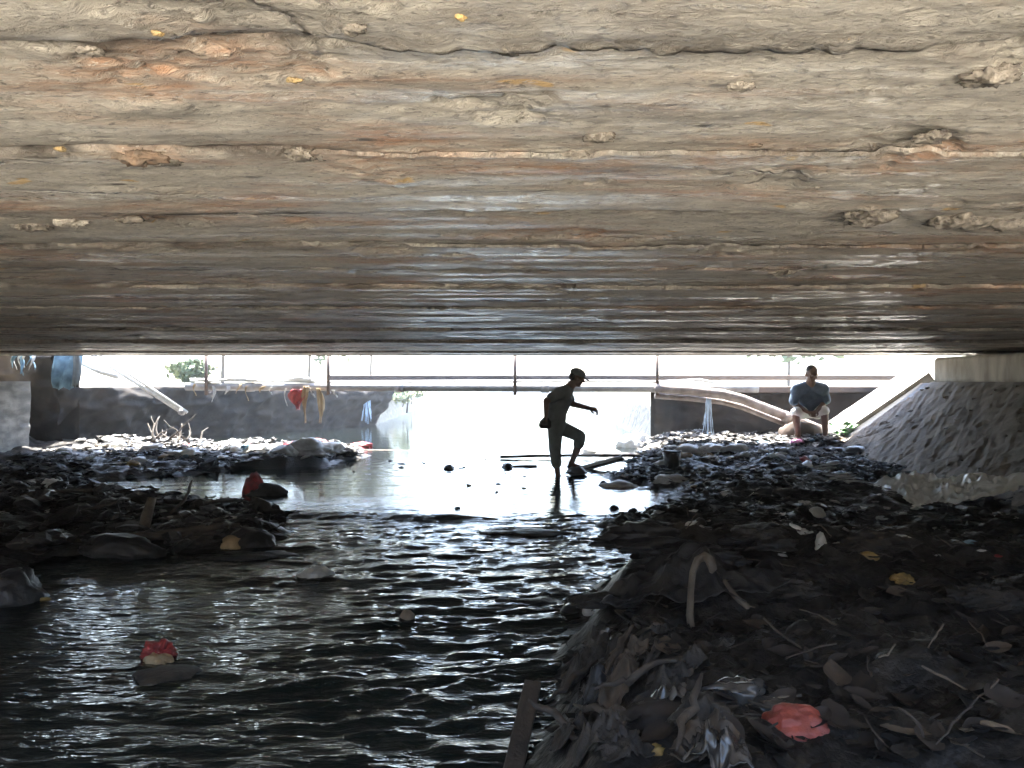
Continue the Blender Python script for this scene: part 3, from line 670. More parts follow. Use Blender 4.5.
# things snagged on the pipe
tag(strip('red_bag', W(299, 389, 14.5), 0.40, 0.34, 11, M['red'], sway=0.05, taper=0.75, twist=0.4), 'red plastic bag snagged on the grey pipe', 'bag')
tag(strip('tan_rag', W(306, 386, 14.45), 0.70, 0.13, 12, M['tan'], sway=0.03, taper=0.3), 'tan rag hanging from the pipe right beside the red bag', 'rag')
tag(strip('tan_rag', W(319, 388, 14.45), 0.66, 0.12, 15, M['tan'], sway=0.05, taper=0.2), 'tan rag hanging from the pipe beside an iron rod', 'rag')
for i, (x, y, L, w) in enumerate(((196, 384, .22, .06), (212, 386, .30, .05), (226, 386, .16, .07), (248, 386, .28, .05), (272, 387, .14, .05), (287, 388, .34, .04), (262, 386, .12, .08), (313, 388, .18, .06), (336, 390, .14, .10), (238, 384, .18, .04))):
    tag(strip('plastic_shred', W(x, y, 14.5), L, w, 30 + i, M['white'] if i % 3 else M['tan'], sway=0.05), 'small pale plastic shred dangling from the left run of the pipe', 'shred', 'shreds dangling from the pipe')
for i, (x, y, lx) in enumerate(((205, 381, .5), (243, 380.5, .7), (300, 379.5, .5))):
    tag(crumple('snagged_rag', (lx * .5, .09, .05), 700 + i, M['white'], 3, .45, W(x, y, 14.62)), ('white rag heaped on the pipe by the leftmost rod', 'widest white rag heaped on the left run of the pipe', 'white rag heaped on the pipe above the red bag')[i], 'rag')
tag(strip('blue_cloth', W(65, 352, 14.5), 0.72, 0.44, 21, M['blue'], sway=0.03, taper=0.1, twist=0.3), 'pale blue cloth hanging in the left corner of the bridge mouth', 'cloth')
tag(strip('dark_cloth', W(76, 352, 14.45), 0.66, 0.14, 22, M['shirtdark'], sway=0.02, taper=0.1, twist=0.2), 'dark cloth hanging against the blue cloth', 'cloth')
tn = empty('plastic_tangle', W(24, 355, 14.3)); tag(tn, 'white tangle of torn plastic hanging from the bridge at far left', 'tangle')
for i in range(9): child(strip('shred', W(15 + i * 2.2, 351 + rng.random() * 3, 14.3 + rng.uniform(-.1, .1)), rng.uniform(.18, .9 if i == 4 else .42), rng.uniform(.03, .09), 60 + i, M['white' if i % 2 else 'blue'], sway=.07), tn)

# ------------------------------------------------------------------ vegetation beyond
def leaf_cloud(n, c, rad, size, seed, hollow=0.3, lump=0.5):
    r = np.random.RandomState(seed)
    k = int(n / 60) + 3
    ce = r.normal(size=(k, 3)); ce /= np.linalg.norm(ce, axis=1)[:, None]; ce *= (hollow + (1 - hollow) * r.rand(k, 1)) 
    idx = r.randint(0, k, n); p = ce[idx] + lump * 0.5 * r.normal(size=(n, 3)) * 0.6
    p = p * np.array(rad)[None] + np.array(c)[None]
    a = r.normal(size=(n, 3)); a /= np.linalg.norm(a, axis=1)[:, None]; b = np.cross(a, r.normal(size=(n, 3))); b /= np.linalg.norm(b, axis=1)[:, None]
    s = size * (0.6 + 0.8 * r.rand(n, 1)); a = a * s; b = b * s * 0.45
    V = np.stack([p - a, p + b, p + a, p - b], 1).reshape(-1, 3)
    Fc = [(4 * i, 4 * i + 1, 4 * i + 2, 4 * i + 3) for i in range(n)]
    return V, Fc
def tree(name, loc, h, rad, label, seed, n=1800, leaf=0.16, cat='tree', m=None):
    root = empty(name, loc); tag(root, label, cat); L = Vector(loc); r = random.Random(seed)
    tube('trunk', [L + Vector((0, 0, -.1)), L + Vector((.05, 0, h * .35)), L + Vector((-.04, .03, h * .7))], [.03 * h ** .7, .02 * h ** .7, .008 * h ** .7] if h < 3 else [.075, .06, .03], M['bark'], root)
    for i in range(5):
        a = r.uniform(0, 6.28); z0 = h * r.uniform(.3, .55)
        tube('limb', [L + Vector((0, 0, z0)), L + Vector((math.cos(a) * rad * .4, math.sin(a) * rad * .4, z0 + h * .15)), L + Vector((math.cos(a) * rad * .8, math.sin(a) * rad * .8, z0 + h * .3))], [.014 * h, .009 * h, .003 * h], M['bark'], root, 6)
    V, Fc = leaf_cloud(n, L + Vector((0, 0, h * .66)), (rad, rad, h * .36), leaf, seed)
    child(mesh_obj('crown', V, Fc, m or M['foliage'], smooth=False), root)
tree('dark_bush', W(177, 388, 18.9) + Vector((0, 0.6, -.05)), 0.80, 0.55, 'dark leafy bush growing on top of the left bank wall', 801, 1300, 0.09, 'bush')
tree('waterside_bush', Vector((-3.6, 25.5, 0.4)), 1.1, 0.8, 'pale sunlit bush at the waterside end of the left bank wall', 802, 900, 0.09, 'bush', M['paleleaf'])
for i, (x, y, h, lb) in enumerate(((-4.6, 27, .75, 'nearest pale weed clump on the sunlit far left waterline'), (-4.4, 30, .6, 'second pale weed clump along the sunlit far left waterline'), (-4.6, 34, .8, 'farthest pale weed clump on the sunlit far left waterline'))):
    tree('weed_clump', Vector((x, y, .45)), h, .6, lb, 806 + i, 500, .08, 'weeds', M['paleleaf'])

for i, (x, y, h, rad, lb) in enumerate(((-9.0, 33, 5.2, 3.0, 'tall tree on the left bank whose crown is hidden above the bridge edge'), (-10.5, 27, 4.9, 3.2, 'leftmost tall tree whose crown is hidden above the bridge edge'), (-7.6, 40, 6.3, 2.6, 'tall tree nearest the channel whose crown is hidden above the bridge edge'), (11.5, 31, 5.2, 3.2, 'tall tree on the right bank whose crown is hidden above the bridge edge'))):
    tree('tall_tree', Vector((x, y, 1.1)), h, rad, lb, 820 + i, 2600, .24)
plant = empty('green_plant', W(838, 440, 13.9)); tag(plant, 'small bright green leafy plant at the foot of the white wing wall', 'plant')
r_ = random.Random(5)
for i in range(26):
    base = W(838, 441, 13.9) + Vector((r_.uniform(-.12, .12), r_.uniform(-.1, .1), 0)); a = r_.uniform(0, 6.28); L = r_.uniform(.12, .34)
    tip = base + Vector((math.cos(a) * L * .8, math.sin(a) * L * .5, L))
    if i % 4 == 0: tube('stem', [base + Vector((0, 0, -.05)), base.lerp(tip, .6), tip], [.008, .006, .003], M['green'], plant, 5)
    V, Fc = leaf_mesh(900 + i, .4); V = V * r_.uniform(.11, .2)
    o = mesh_obj('leaf', V, Fc, M['green'], loc=tip); o.rotation_euler = (r_.uniform(-.6, .6), r_.uniform(-.7, .3), a); child(o, plant)

# ------------------------------------------------------------------ people: one continuous body each, clothes and hair as children
def cap_seg(bm, a, ra, b, rb, n=14, flat=None):
    a = Vector(a); b = Vector(b); t = (b - a); L = t.length; t.normalize()
    q = t.to_track_quat('Z', 'Y'); rings = []
    for k in range(4): an = math.pi / 2 * (1 - k / 4); rings.append((-math.sin(an) * ra, math.cos(an) * ra + 1e-4))
    rings += [(L * k / 4, ra + (rb - ra) * k / 4) for k in range(5)]
    for k in range(1, 5): an = math.pi / 2 * k / 4; rings.append((L + math.sin(an) * rb, math.cos(an) * rb + 1e-4))
    prev = None; first = None
    for z, r in rings:
        cur = [bm.verts.new(a + q @ Vector((r * math.cos(2 * math.pi * k / n), r * math.sin(2 * math.pi * k / n), z))) for k in range(n)]
        if prev:
            for k in range(n): bm.faces.new((prev[k], prev[(k + 1) % n], cur[(k + 1) % n], cur[k]))
        else: first = cur
        prev = cur
    bm.faces.new(first[::-1]); bm.faces.new(prev)
def ell(bm, c, r, rot=None, sub=3):
    b2 = bmesh.ops.create_icosphere(bm, subdivisions=sub, radius=1)
    for v in b2['verts']:
        p = Vector((v.co.x * r[0], v.co.y * r[1], v.co.z * r[2])); v.co = Vector(c) + (rot @ p if rot else p)
def fuse(name, bm, m, parent, voxel=0.012, smooth=4):
    """grow one continuous skin over all segments"""
    bmesh.ops.recalc_face_normals(bm, faces=bm.faces)
    me = bpy.data.meshes.new(name); bm.to_mesh(me); bm.free()
    o = bpy.data.objects.new(name, me); C.objects.link(o)
    md = o.modifiers.new('r', 'REMESH'); md.mode = 'VOXEL'; md.voxel_size = voxel; md.use_smooth_shade = True
    m2 = o.modifiers.new('s', 'SMOOTH'); m2.iterations = smooth; m2.factor = 0.5
    dg = bpy.context.evaluated_depsgraph_get(); ev = o.evaluated_get(dg); nm = bpy.data.meshes.new_from_object(ev)
    o.modifiers.clear(); o.data = nm; nm.name = name; nm.materials.clear(); nm.materials.append(m)
    nm.polygons.foreach_set('use_smooth', [True] * len(nm.polygons))
    child(o, parent); return o
def hand(bm, wrist, direction, palm_n, side, curl=0.7, s=1.0):
    """palm, four fingers of unequal length with bends, and a thumb from the side of the palm"""
    d = Vector(direction).normalized(); nrm = Vector(palm_n); nrm = (nrm - d * nrm.dot(d)).normalized(); sd = d.cross(nrm) * side
    w = Vector(wrist)
    cap_seg(bm, w, .024 * s, w + d * .085 * s + sd * .012 * s, .027 * s, 10); cap_seg(bm, w + sd * -.012 * s, .022 * s, w + d * .08 * s - sd * .02 * s, .022 * s, 10)
    for i, L in enumerate((.070, .080, .074, .056)):
        p = w + d * .088 * s + sd * (.030 - .020 * i) * s; dd = d.copy()
        for j, fr in enumerate((.45, .32, .23)):
            ax = sd * -side; an = curl * (0.6 + 0.5 * j); dd = (Quaternion(d.cross(nrm), -an) @ d) if False else (d * math.cos(an) + nrm * math.sin(an))
            q = p + dd * L * fr * s; cap_seg(bm, p, .0098 * s, q, .0090 * s, 8); p = q
    t0 = w + d * .025 * s + sd * .03 * s; t1 = t0 + (d * .6 + sd * .7 + nrm * .4).normalized() * .042 * s
    cap_seg(bm, t0, .013 * s, t1, .0115 * s, 8); cap_seg(bm, t1, .011 * s, t1 + (d * .9 + nrm * .5).normalized() * .034 * s, .0095 * s, 8)
def head(bm, c, fwd, up, s=1.0):
    f = Vector(fwd).normalized(); u = Vector(up); u = (u - f * u.dot(f)).normalized(); r = f.cross(u)
    rot = Matrix((r, f, u)).transposed(); P = lambda x, y, z: Vector(c) + rot @ (Vector((x, y, z)) * s)
    ell(bm, P(0, -.005, .025), (.076 * s, .096 * s, .092 * s), rot); ell(bm, P(0, .022, -.045), (.058 * s, .070 * s, .070 * s), rot)
    ell(bm, P(0, .062, -.088), (.026 * s, .024 * s, .020 * s), rot, 2)                                     # chin
    cap_seg(bm, P(0, .088, .018), .010 * s, P(0, .108, -.022), .016 * s, 8)                                  # nose
    for sx in (-1, 1):
        ell(bm, P(sx * .077, -.005, -.008), (.012 * s, .024 * s, .033 * s), rot, 2)                         # ear
        cap_seg(bm, P(sx * .015, .088, .032), .010 * s, P(sx * .050, .076, .032), .009 * s, 8)               # brow
        ell(bm, P(sx * .040, .068, -.020), (.022 * s, .020 * s, .018 * s), rot, 2)                          # cheek
    cap_seg(bm, P(-.020, .086, -.056), .0085 * s, P(.020, .086, -.056), .0085 * s, 8)                        # lips
    return P, rot
def face_details(root, P, rot, s=1.0):
    for sx in (-1, 1):
        bm = bmesh.new(); ell(bm, P(sx * .031, .084, .012), (.013 * s, .008 * s, .007 * s), rot, 2); e = bm_obj('eye', bm, M['eye'], root, True)
        bm = bmesh.new(); ell(bm, P(sx * .031, .0915, .012), (.0055 * s, .003 * s, .0055 * s), rot, 2); bm_obj('iris', bm, M['hair'], e, True)

# --- the wading man, side view, one knee raised
D = 10.9
def S(x, y, o=0.0): return W(x, y, D) + Vector((0, o, 0))
wm = empty('person', S(556, 474)); tag(wm, 'wading person in cap and dark clothes stepping forward with one knee raised', 'person')
bm = bmesh.new()
fw = Vector((.93, 0, -.36)); P_, rot_ = head(bm, S(577.0, 377.6), fw, (.36, 0, .93), 1.12)
cap_seg(bm, S(569, 387.5), .058, S(575.5, 380), .052)
# trunk
cap_seg(bm, S(569, 388), .075, S(573.5, 382.5), .060)
cap_seg(bm, S(556.5, 424), .128, S(557.5, 410), .125); cap_seg(bm, S(557.5, 411), .13, S(561.5, 398), .150); cap_seg(bm, S(563.5, 392.5, -.12), .095, S(564.5, 392.5, .12), .095); cap_seg(bm, S(562.0, 398), .15, S(567.5, 389.5), .085)
# legs
cap_seg(bm, S(555, 425, -.09), .092, S(554.5, 449, -.10), .060); cap_seg(bm, S(554.5, 449, -.10), .058, S(555.5, 457, -.10), .056); cap_seg(bm, S(555.5, 457, -.10), .056, S(557.3, 472.5, -.10), .038)
cap_seg(bm, S(557.3, 472, -.10), .040, S(557.8, 476.5, -.10), .042); cap_seg(bm, S(556.8, 477.2, -.10), .036, S(569, 477.8, -.11), .030)
cap_seg(bm, S(559, 425, .09), .092, S(581.5, 437.5, .11), .066); cap_seg(bm, S(581.5, 438, .11), .060, S(577.3, 451, .11), .056); cap_seg(bm, S(577.3, 451, .11), .055, S(571.8, 464, .10), .036)
cap_seg(bm, S(570.8, 465.3, .10), .037, S(580.5, 467.8, .11), .030); cap_seg(bm, S(580.5, 467.8, .11), .028, S(584.5, 468.8, .11), .020)
# far arm reaching forward
cap_seg(bm, S(567, 391, .17), .060, S(573.5, 404.5, .20), .048); cap_seg(bm, S(573.5, 404.5, .20), .047, S(590, 408.6, .16), .032)
hand(bm, S(590, 408.6, .16), (1, 0, -.22), (.1, -.35, -1), 1, 1.15, 1.15)
# near arm bent behind the hip
cap_seg(bm, S(562, 391.5, -.17), .054, S(545.5, 400.5, -.26), .049); cap_seg(bm, S(545.5, 400.5, -.26), .048, S(545.3, 415, -.24), .032)
hand(bm, S(545.3, 415, -.24), (-.12, 0, -1), (.9, .3, 0), -1, 0.95, 1.0)
fuse('body', bm, M['skin'], wm, 0.0085, 3)
bm = bmesh.new()      # t-shirt
cap_seg(bm, S(556.3, 420), .146, S(557.3, 410), .144); cap_seg(bm, S(557.3, 411), .148, S(561.3, 398), .170); cap_seg(bm, S(563.5, 392.8, -.13), .108, S(564.5, 392.8, .13), .108); cap_seg(bm, S(561.5, 399), .168, S(567.5, 390.2), .095)
cap_seg(bm, S(560.5, 392, -.18), .080, S(550.5, 397.3, -.23), .074); cap_seg(bm, S(567, 391.5, .18), .076, S(571.5, 400, .20), .068)
fuse('shirt', bm, M['shirtdark'], wm, 0.012, 2)
bm = bmesh.new()      # knee-length shorts
cap_seg(bm, S(556.3, 424.5, -.05), .135, S(556.5, 424.5, .05), .135); cap_seg(bm, S(555, 427, -.085), .118, S(554.6, 449, -.10), .092); cap_seg(bm, S(554.6, 449, -.10), .090, S(556, 463, -.10), .076)
cap_seg(bm, S(559, 427, .085), .115, S(580.0, 436.5, .11), .092); cap_seg(bm, S(581.0, 437.5, .11), .085, S(579.3, 444.5, .11), .084)
fuse('shorts', bm, M['shorts'], wm, 0.012, 2)
bm = bmesh.new()      # cap
ell(bm, P_(0, -.008, .055), (.098, .120, .080), rot_)
cap_o = fuse('cap', bm, M['shirtdark'], wm, 0.007, 2)
bm = bmesh.new()
for sx in (-.050, -.025, 0, .025, .050): cap_seg(bm, P_(sx, .065, .042), .012, P_(sx * .8, .165 - abs(sx) * .5, .020), .010, 8)
fuse('brim', bm, M['shirtdark'], cap_o, 0.006, 2)
bm = bmesh.new(); ell(bm, P_(0, -.055, -.005), (.084, .062, .067), rot_); fuse('hair', bm, M['hair'], wm, 0.010, 2)
face_details(wm, P_, rot_, 1.12)
for c_, oy in ((S(571, 466.8, .10), 0), ):
    bm = bmesh.new(); cap_seg(bm, S(569.5, 467.6, .10), .034, S(584, 470.4, .11), .026); fuse('sandal', bm, M['black'], wm, 0.009, 2)
bag = crumple('cloth_bundle', (.085, .08, .11), 610, M['rag'], 4, .28, S(544.5, 424.5, -.22)); tag(bag, "small dark bundle held in the wading man's hand behind his hip", 'bundle')
crate = crumple('stepping_stone', (.15, .14, .075), 611, M['stone'], 4, .22, Vector((S(577, 471).x, 10.98, 0.03))); tag(crate, 'low dark stone under the raised foot of the wading man', 'stone')

# --- the seated man, facing the viewer
D2 = 13.8
def T(x, y, o=0.0): return W(x, y, D2 + o)
sm = empty('person', T(811, 441)); tag(sm, 'seated person in navy shirt and white shorts with hands between the knees', 'person')
bm = bmesh.new()
P2, rot2 = head(bm, T(811.5, 374.0, -.22), (0.08, -.88, -.46), (0.05, -.46, .88), 1.30)
cap_seg(bm, T(810, 386, -.04), .092, T(811.2, 379.5, -.18), .082)
cap_seg(bm, T(803.5, 410, .33), .125, T(816.5, 410, .33), .125); cap_seg(bm, T(810, 408, .32), .17, T(810, 396, .14), .165); cap_seg(bm, T(806, 396, .14), .14, T(814, 396, .14), .14); cap_seg(bm, T(799.5, 390, .05), .090, T(809, 386, .05), .080); cap_seg(bm, T(820, 390, .05), .090, T(811, 386, .05), .080); cap_seg(bm, T(809.5, 393, .1), .15, T(810, 385, .03), .085)
for sx, kx, ky, ax_2, ay2 in ((-1, 795.5, 412.0, 798.3, 437.5), (1, 824.5, 410.5, 825.5, 437.0)):
    cap_seg(bm, T(810 + sx * 6.5, 412, .30), .105, T(kx, ky, -.12), .068)
    cap_seg(bm, T(kx, ky + .5, -.12), .066, T(kx + (ax_2 - kx) * .4, ky + 10, -.10), .066); cap_seg(bm, T(kx + (ax_2 - kx) * .4, ky + 10, -.10), .065, T(ax_2, ay2, -.04), .042)
    cap_seg(bm, T(ax_2, ay2 + 1.2, -.03), .044, T(ax_2 + sx * 1.0, ay2 + 3.6, -.20), .034)
# arms: forearms rest on the thighs, hands meet between the knees
cap_seg(bm, T(797.5, 390, .05), .062, T(795.5, 404, .02), .052); cap_seg(bm, T(795.5, 404, .02), .050, T(807.5, 412.0, -.20), .032); hand(bm, T(807.5, 412.0, -.20), (.85, -.45, -.22), (.2, .5, -.9), -1, .8, 1.05)
cap_seg(bm, T(822, 390, .05), .062, T(825, 402, .02), .052); cap_seg(bm, T(825, 402, .02), .050, T(817.0, 411.0, -.20), .032); hand(bm, T(817.0, 411.0, -.20), (-.75, -.5, -.35), (-.2, .5, -.9), 1, .8, 1.05)
fuse('body', bm, M['skin'], sm, 0.0095, 3)
bm = bmesh.new()
cap_seg(bm, T(804.5, 404, .28), .150, T(815.5, 404, .28), .150); cap_seg(bm, T(810, 402, .22), .205, T(810, 396, .10), .200); cap_seg(bm, T(804, 396, .08), .172, T(816, 396, .08), .172); cap_seg(bm, T(797.3, 390.5, -.04), .124, T(808, 386, -.05), .102); cap_seg(bm, T(822.4, 389.5, -.04), .124, T(812, 386, -.05), .102); cap_seg(bm, T(810, 394, .05), .185, T(810, 388.5, -.01), .115)
cap_seg(bm, T(796.5, 390.5, .0), .092, T(793.8, 401, -.02), .088); cap_seg(bm, T(823, 390.5, .0), .092, T(826.0, 400, -.02), .088)
fuse('shirt', bm, M['navy'], sm, 0.013, 2)
bm = bmesh.new()
cap_seg(bm, T(803.5, 411, .33), .140, T(816.5, 411, .33), .140)
for sx, kx, ky in ((-1, 796.5, 412.3), (1, 823.6, 411.0)): cap_seg(bm, T(810 + sx * 7.0, 412, .28), .140, T(kx, ky, -.10), .104)
fuse('shorts', bm, M['whitecloth'], sm, 0.012, 2)
bm = bmesh.new(); ell(bm, P2(0, -.022, .050), (.099, .116, .094), rot2); fuse('hair', bm, M['hair'], sm, 0.010, 2)
face_details(sm, P2, rot2, 1.24)
for sx, ax_2, ay2 in ((-1, 798.3, 437.5), (1, 825.5, 437.0)):
    bm = bmesh.new(); cap_seg(bm, T(ax_2, ay2 + 3.2, -.01), .034, T(ax_2 + sx * 1.1, ay2 + 5.0, -.22), .032); fuse('sandal', bm, M['black'], sm, 0.010, 2)
seat = crumple('rubble_block', (.42, .22, .36), 620, M['brownwall'], 4, .16, Vector((T(810, 420).x, 14.22, .26))); tag(seat, 'brown rubble block the seated man sits on', 'block')

# ------------------------------------------------------------------ individual trash, stones and wood
n_id = [1000]
def bagat(name, x, y, sx, sy, sz, m, label, cat='bag', sub=4, amp=.35, lift=-.01, rz=None, d=None, group=None, fold=3.0):
    n_id[0] += 13; p = G(x, y, lift) if d is None else W(x, y, d)
    o = crumple(name, (sx, sy, sz), n_id[0], M[m], sub, amp, p, rng.uniform(-.5, .5) if rz is None else rz, fold)
    return tag(o, label, cat, group)

# in the stream
bagat('river_stone', 449, 469, .09, .08, .065, 'stone', 'dark pointed stone standing in the calm water mid-stream', 'stone', 3, .3)
bagat('river_stone', 401, 464, .07, .07, .03, 'stone', 'tiny dark stone in calm water left of the pointed stone', 'stone', 3, .2)
bagat('river_stone', 507, 467.5, .10, .09, .07, 'stone', 'small dark stone at the left end of the floating stick', 'stone', 3, .3)
bagat('red_bundle', 160, 656, .085, .075, .062, 'red', 'crumpled dull red bundle caught in the foreground stream', 'bundle', 5, .5, fold=6)
bagat('tan_pouch', 158, 661, .075, .05, .045, 'tan', 'small tan pouch under the red bundle in the stream', 'pouch', 4, .3)
bagat('flat_stone', 165, 676, .16, .12, .035, 'ragl', 'flat grey-brown slab half under water below the red bundle', 'slab', 4, .15)
bagat('white_bag', 316, 578, .10, .09, .075, 'white', 'crumpled white bag drifting in the stream left of centre', 'bag', 4, .4)
bagat('floating_lump', 407, 619, .045, .045, .06, 'palewood', 'small tan lump bobbing in mid-stream', 'lump', 3, .2)
for i, (x, y, sx, sz) in enumerate(((530, 533, .34, .035), (525, 602, .26, .03), (620, 600, .26, .05), (250, 556, .4, .04))):  # mud humps stand in for the dark sides of waves
    lb = ('low dark rock standing in for a dark wave in the riffle', 'broad dark rock standing in for a dark wave before the right bank', 'dark rock standing in for a dark wave touching the right bank', 'long dark rock standing in for a dark wave at the left spit edge')[i]
    bagat('wave_hump', x, y, sx, sx * .35, sz, 'mud', lb, 'hump', 4, .4, lift=-.015, rz=rng.uniform(-.15, .15))
ball = bagat('plastic_ball', 588, 615, .034, .034, .05, 'white', 'small round white ball at the right water edge', 'ball', 3, .03, lift=.01)
bagat('black_lump', 571, 612, .07, .06, .05, 'black', 'round black lump beside the white ball', 'lump', 3, .1)
for i, (x, y) in enumerate(((614, 509), (633, 512), (622, 520), (700, 523), (603, 484))):
    bagat('round_stone', x, y, .055, .05, .05, 'stone', ('round black stone at the water edge right of the wading man', 'flatter black stone next to the round one at the edge', 'black stone nearest the dark point of the bank', 'dark stone among the wet shiny trash', 'black stone under the grey sack')[i], 'stone', 3, .12)

# far right bank
bagat('white_sack', 672, 482, .22, .15, .10, 'white', 'pale sack lying on the right bank below the black bucket', 'sack', 4, .3)
bagat('grey_sack', 618, 486, .22, .16, .07, 'white', 'flattened grey sack at the water edge near the poles', 'sack', 4, .35)
bk = empty('black_bucket', G(672, 468)); tag(bk, 'black bucket standing at the right water edge', 'bucket')
p = G(672, 468); V, Fc = tube_mesh([p + Vector((0, 0, -.02)), p + Vector((0, 0, .10)), p + Vector((0, 0, .24)), p + Vector((0, 0, .235)), p + Vector((0, 0, .03))], [.10, .115, .13, .12, .095], 20); child(mesh_obj('pail', V, Fc, M['black']), bk)
tube('rim', [p + Vector((.13 * math.cos(a), .13 * math.sin(a), .24)) for a in np.linspace(0, 6.283, 21)], .010, M['black'], bk, 6)
bagat('white_heap', 636, 447, .32, .25, .26, 'white', 'white bag heap rising at the right water edge under the iron rod', 'heap', 4, .35)
for i, (x, y, s, m_) in enumerate(((655, 449, .22, 'white'), (690, 451, .26, 'white'), (712, 450, .2, 'sheet'), (735, 450, .22, 'white'), (762, 446, .20, 'blue'), (780, 445, .18, 'white'), (680, 456, .14, 'tan'), (745, 455, .12, 'white'), (610, 455, .24, 'white'), (590, 452, .2, 'white'))):
    bagat('trash_bag', x, y, s, s * .7, s * .42, m_, ('white bag just right of the white heap', 'broad white bag left of the spilling water', 'shiny white bag under the spilling water', 'white bag right of the spilling water', 'blue-grey bag left of the seated man', 'white bag next to the blue-grey one', 'tan bag below the broad white one', 'small white bag in front of the far trash line', 'white bag behind the twin pole', 'white bag behind the wading man\'s raised leg')[i], 'bag', 3, .4)
bagat('pink_bag', 797, 444, .14, .11, .09, 'pink', 'pink plastic bag at the seated man\'s feet', 'bag', 4, .35)
for i, (x, y, s) in enumerate(((855, 452, .22), (868, 458, .16), (850, 460, .13), (838, 452, .15))):
    bagat('broken_block', x, y, s, s * .7, s * .5, 'stone', ('largest broken dark block at the foot of the revetment', 'broken block at the revetment edge, right of the largest', 'small broken block below the largest one', 'broken block next to the green plant')[i], 'block', 2, .15)
pl = G(942, 502)
sh = drape('plastic_sheet', 4.60, 8.02, 1.66, 0.50, R(-62), 77, M['sheet'], amp=.11, lift=.02, n=170, freq=11.0, edge=.14); sh.modifiers.clear()
co = np.zeros(len(sh.data.vertices) * 3, np.float32); sh.data.vertices.foreach_get('co', co); co = co.reshape(-1, 3)
co[:, 2] += 0.60 * (co[:, 0] - 4.60) + 0.05 * (co[:, 1] - 8.02) + .15      # lies up against the foot of the slope
sh.data.vertices.foreach_set('co', co.ravel()); sh.data.update(); tag(sh, 'large crumpled white plastic sheet at the foot of the slope', 'sheet')
for i in range(8):
    x = 812 + i * 6 + rng.uniform(-3, 3); y = 472 + i * 2.2 + rng.uniform(-2, 2); p = G(x, y)
    tag(tube('splinter_stick', wiggle(p + Vector((-.12, .0, .05)), p + Vector((.16, -.05, .05 + rng.uniform(-.02, .05))), 4, .008, 90 + i), [.004, .010, .010, .010, .004], M['white']), 'thin white broken splinter in the scatter on the mud', 'splinter', 'white splinters on the mud')
bagat('white_tub', 817, 515, .075, .05, .07, 'white', 'small crushed white tub on the black mud', 'tub', 3, .15)
bagat('white_scrap', 821, 545, .03, .03, .07, 'white', 'upright white scrap on the mud below the tub', 'scrap', 3, .3)
bagat('white_scrap', 784, 497, .035, .03, .07, 'palewood', 'pointed pale scrap standing on the dark mound', 'scrap', 3, .3)
bagat('black_bag', 790, 503, .36, .24, .15, 'black', 'black bag mound on the right bank before the white splinters', 'bag', 5, .42, fold=6)
bagat('fruit_husk', 902, 580, .06, .045, .035, 'yellow', 'ochre yellow husk on the right bank', 'husk', 4, .42, fold=4)
bagat('fruit_husk', 868, 556, .055, .04, .035, 'yellow', 'smaller ochre husk up the bank from the larger one', 'husk', 3, .2)
for i, (x, y, sx, sz, m_) in enumerate(((735, 520, .22, .06, 'black'), (760, 540, .25, .07, 'black'), (655, 540, .32, .08, 'black'), (690, 560, .3, .08, 'black'), (880, 545, .20, .07, 'rag'), (990, 600, .14, .06, 'rag'), (800, 590, .13, .05, 'rag'))):
    bagat('mud_lump', x, y, sx, sx * .6, sz, m_, ('black lump nearest the dark mound', 'black lump in the middle of the right bank', 'black lump on the point of the bank', 'black lump behind the bone-like branch', 'brown lump below the plastic sheet', 'brown lump at the right edge of the bank', 'brown lump beside the fallen branch')[i], 'lump', 5, .45, fold=5)

# foreground, right
ridge_cloth = drape('black_tarp', G(690, 590).x + .05, G(690, 590).y + .05, 0.95, 0.42, 0.12, 133, M['black'], amp=.10, lift=.04, n=80, freq=7, edge=.15); tag(ridge_cloth, 'black tarp bunched over the ridge behind the bone-like branch', 'tarp')
pb = G(690, 625); kn = empty('upright_branch', pb); tag(kn, 'upright pale branch with a hooked bone-like knob at its top', 'branch')
d0 = pb.y
tube('stem', [W(692, 640, d0) , W(690, 615, d0), W(691, 590, d0 - .01), W(693, 572, d0 - .02), W(698, 560, d0 - .03), W(706, 556, d0 - .04)], [.019, .016, .0145, .0155, .018, .020], M['palewood'], kn, 10)
tube('knob', [W(703, 555, d0 - .03), W(710, 560, d0 - .06), W(713, 569, d0 - .08), W(711, 573, d0 - .085)], [.018, .024, .019, .008], M['palewood'], kn, 10)
pb2 = G(742, 605)
tag(tube('fallen_branch', [W(724, 580, pb2.y + .05), W(735, 596, pb2.y + .02), W(748, 609, pb2.y), W(768, 612, pb2.y - .01), W(800, 613, pb2.y - .02)], [.010, .014, .020, .022, .018], M['palewood'], n=9), 'bent pale branch fallen on the mud right of the upright one', 'branch')
bagat('coral_bag', 797, 730, .092, .060, .070, 'coral', 'coral red plastic bag in the foreground mud', 'bag', 5, .15, rz=-.2, fold=2.2)
bagat('clear_bag', 770, 712, .09, .06, .05, 'clear', 'grey clear bag tucked against the coral red bag', 'bag', 4, .3)
bagat('clear_bag', 738, 694, .10, .065, .055, 'clear', 'grey clear bag above the one by the coral bag', 'bag', 4, .35)
bagat('clear_bag', 703, 711, .075, .05, .045, 'ragl', 'pale pleated bag beside the brown folded bag', 'bag', 4, .4, fold=5)
bagat('brown_bag', 662, 718, .12, .07, .06, 'leafd', 'brown folded paper-like bag in the foreground rag heap', 'bag', 4, .25)
bagat('yellow_scrap', 657, 748, .030, .022, .018, 'yellow', 'small yellow scrap in the foreground rag heap', 'scrap', 3, .35)
pw = G(517, 750); o = bm_obj('plank', box_mesh(-.035, .035, -.28, .28, -.012, .012, .003), M['wood']); o.location = pw + Vector((0.02, .02, .06)); o.rotation_euler = (.25, .1, -.15)
